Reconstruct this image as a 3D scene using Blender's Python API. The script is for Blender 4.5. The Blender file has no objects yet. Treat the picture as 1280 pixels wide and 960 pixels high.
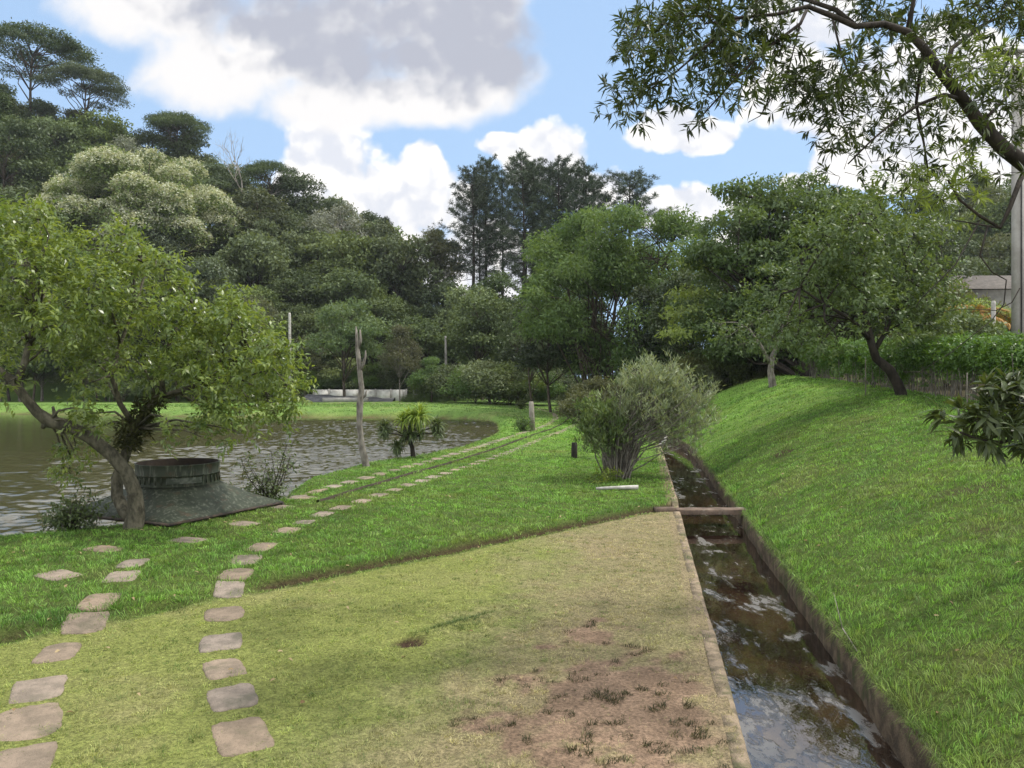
import bpy, math, random
import numpy as np

R = math.radians
SC = bpy.context.scene
COL = SC.collection
CAM_H = 2.4
F = 960.0          # focal length in pixels of the 1280 wide photograph

# ------------------------------------------------------------------ helpers
def at(u, v, Y):
    """world point seen at pixel (u, v) of the photo at depth Y"""
    return np.array([(u-640.0)/F*Y, Y, CAM_H-(v-478.0)/F*Y])

def smooth(a, b, x):
    t = np.clip((np.asarray(x, float)-a)/(b-a), 0, 1)
    return t*t*(3-2*t)

def _hash(ix, iy, seed):
    h = (ix.astype(np.int64)*374761393 + iy.astype(np.int64)*668265263 + seed*1442695041) & 0xffffffff
    h = ((h ^ (h >> 13))*1274126177) & 0xffffffff
    return ((h ^ (h >> 16)) & 0xffff)/65535.0

def vnoise(x, y, seed=0):
    x = np.asarray(x, float); y = np.asarray(y, float)
    ix = np.floor(x); iy = np.floor(y)
    fx = x-ix; fy = y-iy
    fx = fx*fx*(3-2*fx); fy = fy*fy*(3-2*fy)
    a = _hash(ix, iy, seed); b = _hash(ix+1, iy, seed)
    c = _hash(ix, iy+1, seed); d = _hash(ix+1, iy+1, seed)
    return (a*(1-fx)+b*fx)*(1-fy)+(c*(1-fx)+d*fx)*fy

def fbm(x, y, seed=0, octv=4):
    s = 0; amp = .5; tot = 0
    for i in range(octv):
        s = s+amp*vnoise(np.asarray(x)*2**i, np.asarray(y)*2**i, seed+i*17); tot += amp; amp *= .5
    return s/tot

def unit(v):
    return v/np.maximum(np.linalg.norm(v, axis=-1, keepdims=True), 1e-9)

def rsphere(rng, n):
    return unit(rng.normal(size=(n, 3)))

class MB:
    """collects vertices and faces, builds ONE mesh object"""
    def __init__(self):
        self.v = []; self.f = []; self.m = []; self.n = 0; self.col = []; self.var = []
    def add(self, v, faces, mat=0, var=None, col=None):
        v = np.asarray(v, float).reshape(-1, 3)
        for fa in faces:
            fa = np.asarray(fa, int)
            if fa.size:
                self.f.append(fa+self.n); self.m.append(np.full(len(fa), mat))
        self.v.append(v); self.n += len(v)
        self.var.append(np.full(len(v), .5) if var is None else np.asarray(var, float))
        self.col.append(np.zeros((len(v), 3)) if col is None else np.asarray(col, float))
        return self
    def tube(self, pts, rad, sides=6, mat=0, wob=0.0, seed=0, caps=True):
        pts = np.asarray(pts, float); k = len(pts)
        rad = np.broadcast_to(np.asarray(rad, float), (k,))
        t = unit(np.gradient(pts, axis=0))
        ref = np.array([0., 0, 1]) if abs(t[0, 2]) < .8 else np.array([0., 1, 0])
        a = np.zeros((k, 3)); a[0] = unit(np.cross(t[0], ref))
        for i in range(1, k): a[i] = unit(a[i-1]-t[i]*np.dot(a[i-1], t[i]))
        b = np.cross(t, a)
        ang = np.linspace(0, 2*np.pi, sides, endpoint=False)
        r = rad[:, None]*np.ones(sides)
        if wob:
            r = r*(1+wob*np.random.RandomState(seed).uniform(-1, 1, (k, sides)))
        v = pts[:, None]+r[..., None]*(a[:, None]*np.cos(ang)[None, :, None]+b[:, None]*np.sin(ang)[None, :, None])
        i = np.arange(k-1)[:, None]*sides; j = np.arange(sides)[None]; j2 = (j+1) % sides
        q = np.stack([i+j, i+j2, i+sides+j2, i+sides+j], -1).reshape(-1, 4)
        vv = np.concatenate([v.reshape(-1, 3), pts[:1], pts[-1:]])
        fs = [q]
        if caps:
            jj = np.arange(sides); e = k*sides
            fs.append(np.stack([np.full(sides, e), (jj+1) % sides, jj], -1))
            o = (k-1)*sides
            fs.append(np.stack([np.full(sides, e+1), o+jj, o+(jj+1) % sides], -1))
        return self.add(vv, fs, mat)
    def sticks(self, p0, p1, r0, r1=None, mat=0):
        p0 = np.asarray(p0, float); p1 = np.asarray(p1, float); n = len(p0)
        if n == 0: return self
        r0 = np.broadcast_to(r0, (n,)); r1 = r0*.5 if r1 is None else np.broadcast_to(r1, (n,))
        t = unit(p1-p0); ref = np.where(abs(t[:, 2:3]) < .9, np.array([[0, 0, 1.]]), np.array([[0, 1., 0]]))
        a = unit(np.cross(t, ref)); b = np.cross(t, a)
        vs = []
        for p, r in ((p0, r0), (p1, r1)):
            for g in (0, 2.0944, 4.18879):
                vs.append(p+r[:, None]*(a*math.cos(g)+b*math.sin(g)))
        v = np.stack(vs, 1).reshape(-1, 3)
        base = np.arange(n)[:, None]*6
        q = np.concatenate([base+np.array([[k, (k+1) % 3, 3+(k+1) % 3, 3+k]]) for k in range(3)])
        return self.add(v, [q], mat)
    def leaves(self, c, d, nrm, L, W, fold=.15, curl=.1, mat=0, var=None, long=False):
        n = len(c)
        if n == 0: return self
        d = unit(d); nrm = unit(nrm-d*np.sum(nrm*d, -1, keepdims=True)); s = np.cross(d, nrm)
        L = np.broadcast_to(L, (n,))[:, None]; W = np.broadcast_to(W, (n,))[:, None]
        if not long:
            m = c+d*L*.45
            v = np.stack([c, m+s*W*.5+nrm*fold*W, c+d*L-nrm*curl*L, m-s*W*.5+nrm*fold*W], 1)
            q = np.arange(n)[:, None]*4+np.array([[0, 1, 2, 3]]); k = 4
            fs = [q]
        else:
            m1 = c+d*L*.28+nrm*curl*L*.25; m2 = c+d*L*.65+nrm*curl*L*.1
            v = np.stack([c, m1+s*W*.5+nrm*fold*W, m1-s*W*.5+nrm*fold*W,
                          m2+s*W*.42+nrm*fold*W*.8, m2-s*W*.42+nrm*fold*W*.8, c+d*L-nrm*curl*L, m1, m2], 1)
            b = np.arange(n)[:, None]*8; k = 8
            fs = [np.concatenate([b+np.array([[1, 3, 7, 6]]), b+np.array([[6, 7, 4, 2]])]),
                  np.concatenate([b+np.array([[0, 1, 6]]), b+np.array([[0, 6, 2]]), b+np.array([[3, 5, 7]]), b+np.array([[7, 5, 4]])])]
        var = np.random.RandomState(n).rand(n) if var is None else var
        return self.add(v.reshape(-1, 3), fs, mat, np.repeat(var, k))
    def box(self, c, size, rot=0, mat=0, tilt=None):
        h = np.asarray(size, float)/2
        v = np.array([[x, y, z] for x in (-1, 1) for y in (-1, 1) for z in (-1, 1)], float)*h
        if tilt is not None: v = v@np.asarray(tilt).T
        cr, sr = math.cos(rot), math.sin(rot)
        v = np.stack([v[:, 0]*cr-v[:, 1]*sr, v[:, 0]*sr+v[:, 1]*cr, v[:, 2]], 1)+np.asarray(c)
        return self.add(v, [np.array([[0, 1, 3, 2], [4, 6, 7, 5], [0, 4, 5, 1], [2, 3, 7, 6], [0, 2, 6, 4], [1, 5, 7, 3]])], mat)
    def mesh(self, name, mats, smooth_=False, use_col=False):
        v = np.concatenate(self.v); me = bpy.data.meshes.new(name)
        loops = np.concatenate([f.reshape(-1) for f in self.f])
        tot = np.concatenate([np.full(len(f), f.shape[1]) for f in self.f])
        st = np.concatenate([[0], np.cumsum(tot)[:-1]])
        me.vertices.add(len(v)); me.vertices.foreach_set('co', v.astype(np.float32).reshape(-1))
        me.loops.add(len(loops)); me.loops.foreach_set('vertex_index', loops.astype(np.int32))
        me.polygons.add(len(tot)); me.polygons.foreach_set('loop_start', st.astype(np.int32))
        me.polygons.foreach_set('loop_total', tot.astype(np.int32))
        me.polygons.foreach_set('material_index', np.concatenate(self.m).astype(np.int32))
        if smooth_: me.polygons.foreach_set('use_smooth', np.ones(len(tot), bool))
        me.update(calc_edges=True)
        a = me.attributes.new('var', 'FLOAT', 'POINT'); a.data.foreach_set('value', np.concatenate(self.var).astype(np.float32))
        if use_col:
            c = np.concatenate(self.col); c4 = np.concatenate([c, np.ones((len(c), 1))], 1)
            a = me.attributes.new('Col', 'FLOAT_COLOR', 'POINT'); a.data.foreach_set('color', c4.astype(np.float32).reshape(-1))
        for m in (mats if isinstance(mats, (list, tuple)) else [mats]): me.materials.append(m)
        return me
    def build(self, name, mats, parent=None, smooth_=False, use_col=False):
        o = bpy.data.objects.new(name, self.mesh(name, mats, smooth_, use_col))
        COL.objects.link(o)
        if parent is not None: o.parent = parent
        return o

def tag(o, label=None, cat=None, group=None, kind=None):
    if label: o['label'] = label
    if cat: o['category'] = cat
    if group: o['group'] = group
    if kind: o['kind'] = kind
    return o

def empty(name, loc, label, cat, group=None, rz=0, scale=1):
    o = bpy.data.objects.new(name, None); COL.objects.link(o)
    o.location = [float(x) for x in loc]; o.rotation_euler = (0, 0, rz)
    o.scale = (scale, scale, scale) if not isinstance(scale, (tuple, list)) else scale
    o.empty_display_size = .3
    return tag(o, label, cat, group)

def children(o):
    return [c for c in COL.objects if c.parent == o]

def copy_thing(root, parts, loc, rz, scale, label, group):
    c = root.copy(); COL.objects.link(c)
    c.location = [float(x) for x in loc]; c.rotation_euler = (0, 0, rz); c.scale = scale
    c['label'] = label
    if group: c['group'] = group
    for p in parts:
        d = p.copy(); COL.objects.link(d); d.parent = c
    return c

# ------------------------------------------------------------------ materials
def mat(name):
    m = bpy.data.materials.new(name); m.use_nodes = True
    nt = m.node_tree
    for n in list(nt.nodes): nt.nodes.remove(n)
    out = nt.nodes.new('ShaderNodeOutputMaterial')
    return m, nt, out

def N(nt, t, **kw):
    n = nt.nodes.new(t)
    for k, v in kw.items():
        if k.startswith('i_'): n.inputs[k[2:].replace('_', ' ')].default_value = v
        elif k.startswith('n_'): n.inputs[int(k[2:])].default_value = v
        else: setattr(n, k, v)
    return n

def mixc(nt, fac, a, b, blend='MIX'):
    n = nt.nodes.new('ShaderNodeMix'); n.data_type = 'RGBA'; n.blend_type = blend
    for s, val in ((n.inputs[0], fac), (n.inputs[6], a), (n.inputs[7], b)):
        if hasattr(val, 'default_value'): nt.links.new(val, s)
        elif isinstance(val, (int, float)): s.default_value = val
        else: s.default_value = (*val[:3], 1)
    return n.outputs[2]

def mathn(nt, op, a, b=0.0, c=None, clamp=False):
    n = nt.nodes.new('ShaderNodeMath'); n.operation = op; n.use_clamp = clamp
    for s, val in zip(n.inputs, (a, b, c)):
        if val is None: continue
        if hasattr(val, 'default_value'): nt.links.new(val, s)
        else: s.default_value = val
    return n.outputs[0]

def maprange(nt, x, a, b, c=0., d=1., interp='SMOOTHSTEP'):
    n = nt.nodes.new('ShaderNodeMapRange'); n.interpolation_type = interp
    nt.links.new(x, n.inputs[0])
    for k, v in zip((1, 2, 3, 4), (a, b, c, d)): n.inputs[k].default_value = v
    return n.outputs[0]

def noise(nt, vec, scale, detail=4, rough=.55, dist=0.0):
    n = N(nt, 'ShaderNodeTexNoise'); n.inputs['Scale'].default_value = scale
    n.inputs['Detail'].default_value = detail; n.inputs['Roughness'].default_value = rough
    n.inputs['Distortion'].default_value = dist
    if vec is not None: nt.links.new(vec, n.inputs['Vector'])
    return n.outputs['Fac']

def pos(nt, scale=None, obj=False):
    p = N(nt, 'ShaderNodeTexCoord').outputs['Object'] if obj else N(nt, 'ShaderNodeNewGeometry').outputs['Position']
    if scale is not None:
        m = N(nt, 'ShaderNodeMapping'); m.inputs['Scale'].default_value = scale
        nt.links.new(p, m.inputs['Vector']); p = m.outputs['Vector']
    return p

def bump(nt, h, strength, dist=.02):
    b = N(nt, 'ShaderNodeBump'); b.inputs['Strength'].default_value = strength; b.inputs['Distance'].default_value = dist
    nt.links.new(h, b.inputs['Height']); return b.outputs['Normal']

def principled(nt, out, color, rough=.8, spec=.3, normal=None, metallic=0.):
    p = N(nt, 'ShaderNodeBsdfPrincipled')
    if hasattr(color, 'default_value'): nt.links.new(color, p.inputs['Base Color'])
    else: p.inputs['Base Color'].default_value = (*color, 1)
    if hasattr(rough, 'default_value'): nt.links.new(rough, p.inputs['Roughness'])
    else: p.inputs['Roughness'].default_value = rough
    p.inputs['Specular IOR Level'].default_value = spec; p.inputs['Metallic'].default_value = metallic
    if normal is not None: nt.links.new(normal, p.inputs['Normal'])
    if out is not None: nt.links.new(p.outputs[0], out.inputs['Surface'])
    return p

def leaf_mat(name, a, b, trans=.35, rough=.5, spec=.3, objvar=.25, hue=.03):
    """leaf colours run from a to b from leaf to leaf; each tree is a little lighter, darker or yellower than the next"""
    m, nt, out = mat(name)
    v = N(nt, 'ShaderNodeAttribute', attribute_name='var').outputs['Fac']
    c = mixc(nt, v, a, b)
    if objvar:
        oi = N(nt, 'ShaderNodeObjectInfo').outputs['Random']
        h = N(nt, 'ShaderNodeHueSaturation'); nt.links.new(c, h.inputs['Color'])
        nt.links.new(maprange(nt, oi, 0, 1, 1-objvar, 1+objvar, 'LINEAR'), h.inputs['Value'])
        r2 = mathn(nt, 'FRACT', mathn(nt, 'MULTIPLY', oi, 7.31))
        nt.links.new(maprange(nt, r2, 0, 1, .5-hue, .5+hue*.3, 'LINEAR'), h.inputs['Hue'])
        r3 = mathn(nt, 'FRACT', mathn(nt, 'MULTIPLY', oi, 13.7))
        nt.links.new(maprange(nt, r3, 0, 1, .75, 1.1, 'LINEAR'), h.inputs['Saturation'])
        c = h.outputs['Color']
    p = principled(nt, None, c, rough, spec)
    t = N(nt, 'ShaderNodeBsdfTranslucent')
    nt.links.new(mixc(nt, 1.0, c, (1.5, 1.4, .6), 'MULTIPLY'), t.inputs['Color'])
    mx = N(nt, 'ShaderNodeMixShader'); mx.inputs[0].default_value = trans
    nt.links.new(p.outputs[0], mx.inputs[1]); nt.links.new(t.outputs[0], mx.inputs[2]); nt.links.new(mx.outputs[0], out.inputs['Surface'])
    return m

def bark_mat(name, a, b, scale=6, stretch=.25, rough=.9):
    m, nt, out = mat(name)
    p = pos(nt, (1, 1, stretch), obj=True)
    n1 = noise(nt, p, scale, 6, .65); n2 = noise(nt, pos(nt, None, obj=True), scale*.35, 3)
    f = maprange(nt, mathn(nt, 'ADD', mathn(nt, 'MULTIPLY', n1, .6), mathn(nt, 'MULTIPLY', n2, .4)), .35, .65)
    principled(nt, out, mixc(nt, f, a, b), rough, .2, bump(nt, n1, .8, .03))
    return m

def rough_mat(name, a, b, scale=3, rough=.85, c=None, cs=.6, bumps=.4, spec=.25, lo=.38, hi=.62, bs=None):
    """weathered surface: two tones plus stains of a third colour"""
    m, nt, out = mat(name)
    p = pos(nt)
    f = maprange(nt, noise(nt, p, scale, 8, .62), lo, hi)
    col = mixc(nt, f, a, b)
    if c is not None:
        col = mixc(nt, maprange(nt, noise(nt, p, cs, 6, .65, .4), .5, .68), col, c)
    n2 = noise(nt, p, bs or scale*9, 6, .65)
    col = mixc(nt, maprange(nt, n2, .3, .7, .0, .35), col, (.05, .04, .03), 'MIX') if False else col
    principled(nt, out, col, rough, spec, bump(nt, n2, bumps, .02))
    return m

# ------------------------------------------------------------------ camera, world, sun
cam = bpy.data.cameras.new('camera'); cam.sensor_width = 36; cam.lens = 36*F/1280
cam.clip_start = .1; cam.clip_end = 3000; cam.shift_y = -2/1280
co = bpy.data.objects.new('camera', cam); COL.objects.link(co)
co.location = (0, 0, CAM_H); co.rotation_euler = (R(90), 0, 0)
SC.camera = co

SUN_EL, SUN_AZ = 57.0, 80.0        # azimuth from the view direction (+Y) towards +X
sl = bpy.data.lights.new('sun', 'SUN'); sl.energy = 2.2; sl.angle = R(4); sl.color = (1, .95, .86)
so = bpy.data.objects.new('sun', sl); COL.objects.link(so)
so.rotation_euler = (R(90-SUN_EL), 0, R(180-SUN_AZ)); so.location = (30, 10, 60)

w = bpy.data.worlds.new('World'); SC.world = w; w.use_nodes = True
nt = w.node_tree
for n in list(nt.nodes): nt.nodes.remove(n)
wout = N(nt, 'ShaderNodeOutputWorld'); bg = N(nt, 'ShaderNodeBackground'); bg.inputs['Strength'].default_value = .15
nt.links.new(bg.outputs[0], wout.inputs['Surface'])
sky = N(nt, 'ShaderNodeTexSky', sky_type='NISHITA', sun_disc=False, sun_elevation=R(SUN_EL), sun_rotation=R(SUN_AZ))
sky.altitude = 600; sky.air_density = 1.0; sky.dust_density = .4; sky.ozone_density = 1.6
d = N(nt, 'ShaderNodeTexCoord').outputs['Generated']
sep = N(nt, 'ShaderNodeSeparateXYZ'); nt.links.new(d, sep.inputs[0])
ay = mathn(nt, 'MAXIMUM', mathn(nt, 'ABSOLUTE', sep.outputs[1]), .06)
u_ = mathn(nt, 'DIVIDE', sep.outputs[0], ay); v_ = mathn(nt, 'DIVIDE', sep.outputs[2], ay)
cmb = N(nt, 'ShaderNodeCombineXYZ'); nt.links.new(u_, cmb.inputs[0]); nt.links.new(v_, cmb.inputs[1])
uv = cmb.outputs[0]
nz1 = N(nt, 'ShaderNodeTexNoise', noise_dimensions='2D'); nz1.inputs['Scale'].default_value = 5.; nz1.inputs['Detail'].default_value = 7; nz1.inputs['Roughness'].default_value = .55
nt.links.new(uv, nz1.inputs['Vector'])
nz2 = N(nt, 'ShaderNodeTexNoise', noise_dimensions='2D'); nz2.inputs['Scale'].default_value = 16.; nz2.inputs['Detail'].default_value = 6; nz2.inputs['Roughness'].default_value = .6
nt.links.new(uv, nz2.inputs['Vector'])
def shifted(dx, dy, sc, det):
    a = N(nt, 'ShaderNodeVectorMath', operation='ADD'); nt.links.new(uv, a.inputs[0]); a.inputs[1].default_value = (dx, dy, 0)
    return noise(nt, a.outputs[0], sc, det, .55)
wob = mathn(nt, 'ADD', mathn(nt, 'MULTIPLY', mathn(nt, 'SUBTRACT', nz1.outputs['Fac'], .5), 1.5),
            mathn(nt, 'MULTIPLY', mathn(nt, 'SUBTRACT', nz2.outputs['Fac'], .5), .75))
def blobs(lst):
    tot = None
    for (px, py, ax, ay_) in lst:
        uu = mathn(nt, 'MULTIPLY', mathn(nt, 'SUBTRACT', u_, (px-640)/F), F/ax)
        vv = mathn(nt, 'MULTIPLY', mathn(nt, 'SUBTRACT', v_, (478-py)/F), F/ay_)
        r2 = mathn(nt, 'ADD', mathn(nt, 'MULTIPLY', uu, uu), mathn(nt, 'MULTIPLY', vv, vv))
        e = mathn(nt, 'SUBTRACT', 1.0, r2)
        tot = e if tot is None else mathn(nt, 'SMOOTH_MAX', tot, e, .25)
    return mathn(nt, 'MAXIMUM', tot, -2.)
DA = blobs([(210, 0, 150, 75), (400, 40, 250, 100), (560, 30, 130, 110), (470, 125, 190, 45), (590, 95, 105, 70), (330, -180, 500, 190),
            (270, 95, 120, 55)])
DG = blobs([(480, 55, 170, 62), (590, 50, 95, 75), (380, 5, 170, 55), (640, 70, 40, 50), (470, -160, 320, 150)])
DB = blobs([(430, 255, 92, 100), (400, 195, 50, 48), (525, 245, 70, 78), (532, 200, 36, 34), (480, 320, 140, 70), (640, 325, 150, 50),
            (685, 195, 58, 52), (628, 180, 40, 20), (850, 170, 68, 26), (835, 152, 36, 24), (850, 262, 66, 34), (930, 258, 30, 20), (995, 228, 24, 16),
            (1110, 200, 110, 40), (1060, 110, 130, 70), (1200, 120, 150, 110), (1010, 40, 80, 60), (740, 235, 70, 30), (1240, 260, 70, 40),
            (1000, 300, 120, 30)])
def puffy(dx, dy):
    """cauliflower relief of the cumulus"""
    a = N(nt, 'ShaderNodeVectorMath', operation='ADD'); a.inputs[1].default_value = (dx, dy, 0)
    b = N(nt, 'ShaderNodeVectorMath', operation='SCALE'); b.inputs[3].default_value = .035
    nt.links.new(nz2.outputs['Color'], b.inputs[0]); c = N(nt, 'ShaderNodeVectorMath', operation='ADD'); nt.links.new(uv, c.inputs[0]); nt.links.new(b.outputs[0], c.inputs[1])
    nt.links.new(c.outputs[0], a.inputs[0]); tot = None
    for sc_, am in ((13, .62), (30, .34), (66, .16)):
        v = N(nt, 'ShaderNodeTexVoronoi', feature='SMOOTH_F1', voronoi_dimensions='2D'); v.inputs['Scale'].default_value = sc_; v.inputs['Smoothness'].default_value = .35
        nt.links.new(a.outputs[0], v.inputs['Vector'])
        e = mathn(nt, 'MULTIPLY', mathn(nt, 'SUBTRACT', .45, v.outputs['Distance']), am*1.6)
        tot = e if tot is None else mathn(nt, 'ADD', tot, e)
    return tot
pf0 = puffy(0, 0); pf1 = puffy(.010, .018)
wA = mathn(nt, 'ADD', mathn(nt, 'MULTIPLY', mathn(nt, 'SUBTRACT', nz1.outputs['Fac'], .5), 1.5), mathn(nt, 'MULTIPLY', pf0, .45))
wB = mathn(nt, 'ADD', mathn(nt, 'MULTIPLY', mathn(nt, 'SUBTRACT', nz1.outputs['Fac'], .5), .9), pf0)
mA = maprange(nt, mathn(nt, 'ADD', DA, wA), -.05, .75)
mB = maprange(nt, mathn(nt, 'ADD', DB, wB), -.02, .42)
rel = mathn(nt, 'SUBTRACT', pf0, pf1)
shB = mathn(nt, 'ADD', mathn(nt, 'ADD', mathn(nt, 'MULTIPLY', rel, .9), mathn(nt, 'MULTIPLY', mathn(nt, 'SUBTRACT', nz2.outputs['Fac'], .5), .6)), mathn(nt, 'MULTIPLY', mathn(nt, 'SUBTRACT', DB, .5), -.3))
cB = mixc(nt, maprange(nt, shB, -.42, .30), (3.05, 3.15, 3.45), (4.3, 4.2, 4.05))
thick = maprange(nt, mathn(nt, 'ADD', DG, mathn(nt, 'ADD', mathn(nt, 'MULTIPLY', mathn(nt, 'SUBTRACT', nz1.outputs['Fac'], .5), 1.2), mathn(nt, 'ADD', mathn(nt, 'MULTIPLY', rel, .9), mathn(nt, 'MULTIPLY', mathn(nt, 'SUBTRACT', nz2.outputs['Fac'], .5), .7)))), -.6, .9)
cA = mixc(nt, thick, (3.75, 3.68, 3.66), (1.95, 2.03, 2.35))
skyc = mixc(nt, 1.0, sky.outputs[0], (.62, .68, .74), 'MULTIPLY')
haze = mixc(nt, maprange(nt, v_, 0., .55, .9, .72), skyc, (1.85, 2.65, 3.75))
c1 = mixc(nt, mB, haze, cB)
c2 = mixc(nt, mA, c1, cA)
# brighter sky out of view, overhead and behind, added as ambient fill
fill_veil = mathn(nt, 'MAXIMUM', maprange(nt, v_, .62, 1.2), maprange(nt, sep.outputs[1], .1, -.25), None)
fill_veil = mathn(nt, 'MULTIPLY', fill_veil, maprange(nt, nz1.outputs['Fac'], .25, .6, .45, 1.))
c3 = mixc(nt, fill_veil, c2, (6.6, 6.6, 6.7))
nt.links.new(c3, bg.inputs['Color'])

SC.view_settings.view_transform = 'Standard'; SC.view_settings.look = 'None'
SC.view_settings.exposure = 0.85; SC.view_settings.gamma = 1.0
SC.cycles.max_bounces = 6; SC.cycles.diffuse_bounces = 3; SC.cycles.glossy_bounces = 3
SC.cycles.transmission_bounces = 3; SC.cycles.transparent_max_bounces = 6; SC.cycles.sample_clamp_indirect = 4

# ------------------------------------------------------------------ terrain
DITCH_HW = .6
SL = .17
def ditch_c(Y):
    Y = np.asarray(Y, float); Yc = np.clip(Y, -4, 37)
    return 2.08+SL*(Yc-4.78)-.010*np.clip(Yc-26, 0, 11)**2

POND = np.array([(-40, 4), (-16, 9.6), (-8.3, 12.0), (-6.9, 12.9), (-5.9, 14.2), (-4.9, 16.2), (-5.5, 19), (-4.75, 22.2), (-3.5, 24.8), (-2.35, 28),
                 (-1.6, 32), (-1.0, 37), (-.8, 42), (-.95, 48), (-1.5, 53), (-3.5, 56.5), (-8, 58), (-14, 58.5), (-24, 60), (-34, 63), (-46, 66),
                 (-70, 70), (-110, 66), (-110, -10), (-60, -5)], float)
def pond_sd(X, Y):
    """signed distance to the shore, negative over the pond"""
    X = np.asarray(X, float); Y = np.asarray(Y, float)
    sh = X.shape; p = np.stack([X.ravel(), Y.ravel()], 1)
    best = np.full(len(p), 1e9); inside = np.zeros(len(p), bool)
    for a, b in zip(POND, np.roll(POND, -1, 0)):
        ab = b-a; t = np.clip(((p-a)@ab)/(ab@ab), 0, 1)
        best = np.minimum(best, np.linalg.norm(p-a-t[:, None]*ab, axis=1))
        cr = ((a[1] > p[:, 1]) != (b[1] > p[:, 1]))
        xs = a[0]+(p[:, 1]-a[1])*ab[0]/(ab[1] if ab[1] else 1e-9)
        inside ^= cr & (p[:, 0] < xs)
    return np.where(inside, -best, best).reshape(sh)

WATER_Z = -.30
def ledge_q(X, Y):
    """distance beyond the soil ledge that crosses the lawn"""
    return (Y-11.75-.98*X)/1.40+.05*(vnoise(X*1.7, Y*1.7, 5)-.5)+.02*(vnoise(X*7, Y*7, 6)-.5)

def path_gap(X):
    return np.clip(np.exp(-((X+3.22)/.30)**4)+np.exp(-((X+4.22)/.34)**4), 0, 1)
def hillH(X):
    xs = [-200, -95, -87, -60, -43, -26, -11, 5, 20, 40, 60, 80, 100, 200]
    zs = [58, 46, 42, 31, 26, 17, 10, 4, 2, 3, 10, 24, 34, 44]
    return np.interp(X, xs, zs)

HOLES = [(-.93, 7.1, .17, .13), ]
def ground(X, Y, fine=True):
    X = np.asarray(X, float); Y = np.asarray(Y, float)
    s = X-ditch_c(Y)
    z = .05*(fbm(X*.35, Y*.35, 3, 3)-.5)
    near = smooth(40, 20, Y)
    if fine: z = z+near*.022*(fbm(X*2.2, Y*2.2, 11, 3)-.5)
    q = ledge_q(X, Y)
    pg = path_gap(X)
    z = z+.085*smooth(0, 1, (q+.02+.40*pg)/(.09+.8*pg))*(s < 0)*smooth(-25, -14, X)
    z = z-.035*np.exp(-((q+.06)/.05)**2)*(s < -.7)*(Y < 20)*(1-pg)
    sd = pond_sd(X, Y)
    z = np.where(sd < .75, z*smooth(-.1, .75, sd)+(-.30)*(1-smooth(-.05, .75, sd)), z)
    z = np.where(sd < 0, -.30+np.maximum(sd*.45, -1.2), z)
    z = z+.35*smooth(0, 3, sd)*smooth(52, 58, Y)*smooth(4, -4, X)          # grass bank on the far side of the water
    hole = np.exp(-(((X+.97)/.17)**2+((Y-7.12)/.12)**2)**2); z = z-.06*hole*fine
    rx, ry = (X+.50)*.71+(Y-7.60)*.704, -(X+.50)*.704+(Y-7.60)*.71
    z = z+.045*fine*np.exp(-(rx/.6)**4-(ry/.09)**2)
    # right bank
    lat = np.maximum(s-DITCH_HW, 0)
    H = 1.0+.045*np.clip(Y, -10, 50)
    t = np.clip(lat/6.0, 0, 1)
    bank = H*(1-(1-t)**1.7)+.06*smooth(.0, .3, lat)
    bank = bank*(1-.55*smooth(36.5, 41, Y)*smooth(9, 5, lat))
    z = z+np.where(s > 0, bank*smooth(75, 48, Y), 0)
    # hills
    up = np.clip((Y-84)/48, 0, 1.6); up = np.where(up < 1, up, 1+.15*(up-1))
    z = z+hillH(X*130/np.maximum(Y, 60))*up*smooth(70, 95, Y)
    return z
def gz(x, y): return float(ground(np.array([x]), np.array([y]))[0])
def gpt(u, v, z=0.0):
    """point on a level z seen at pixel (u, v)"""
    Y = (CAM_H-z)*F/(v-478.0); return np.array([(u-640.0)/F*Y, Y, z])

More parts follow.
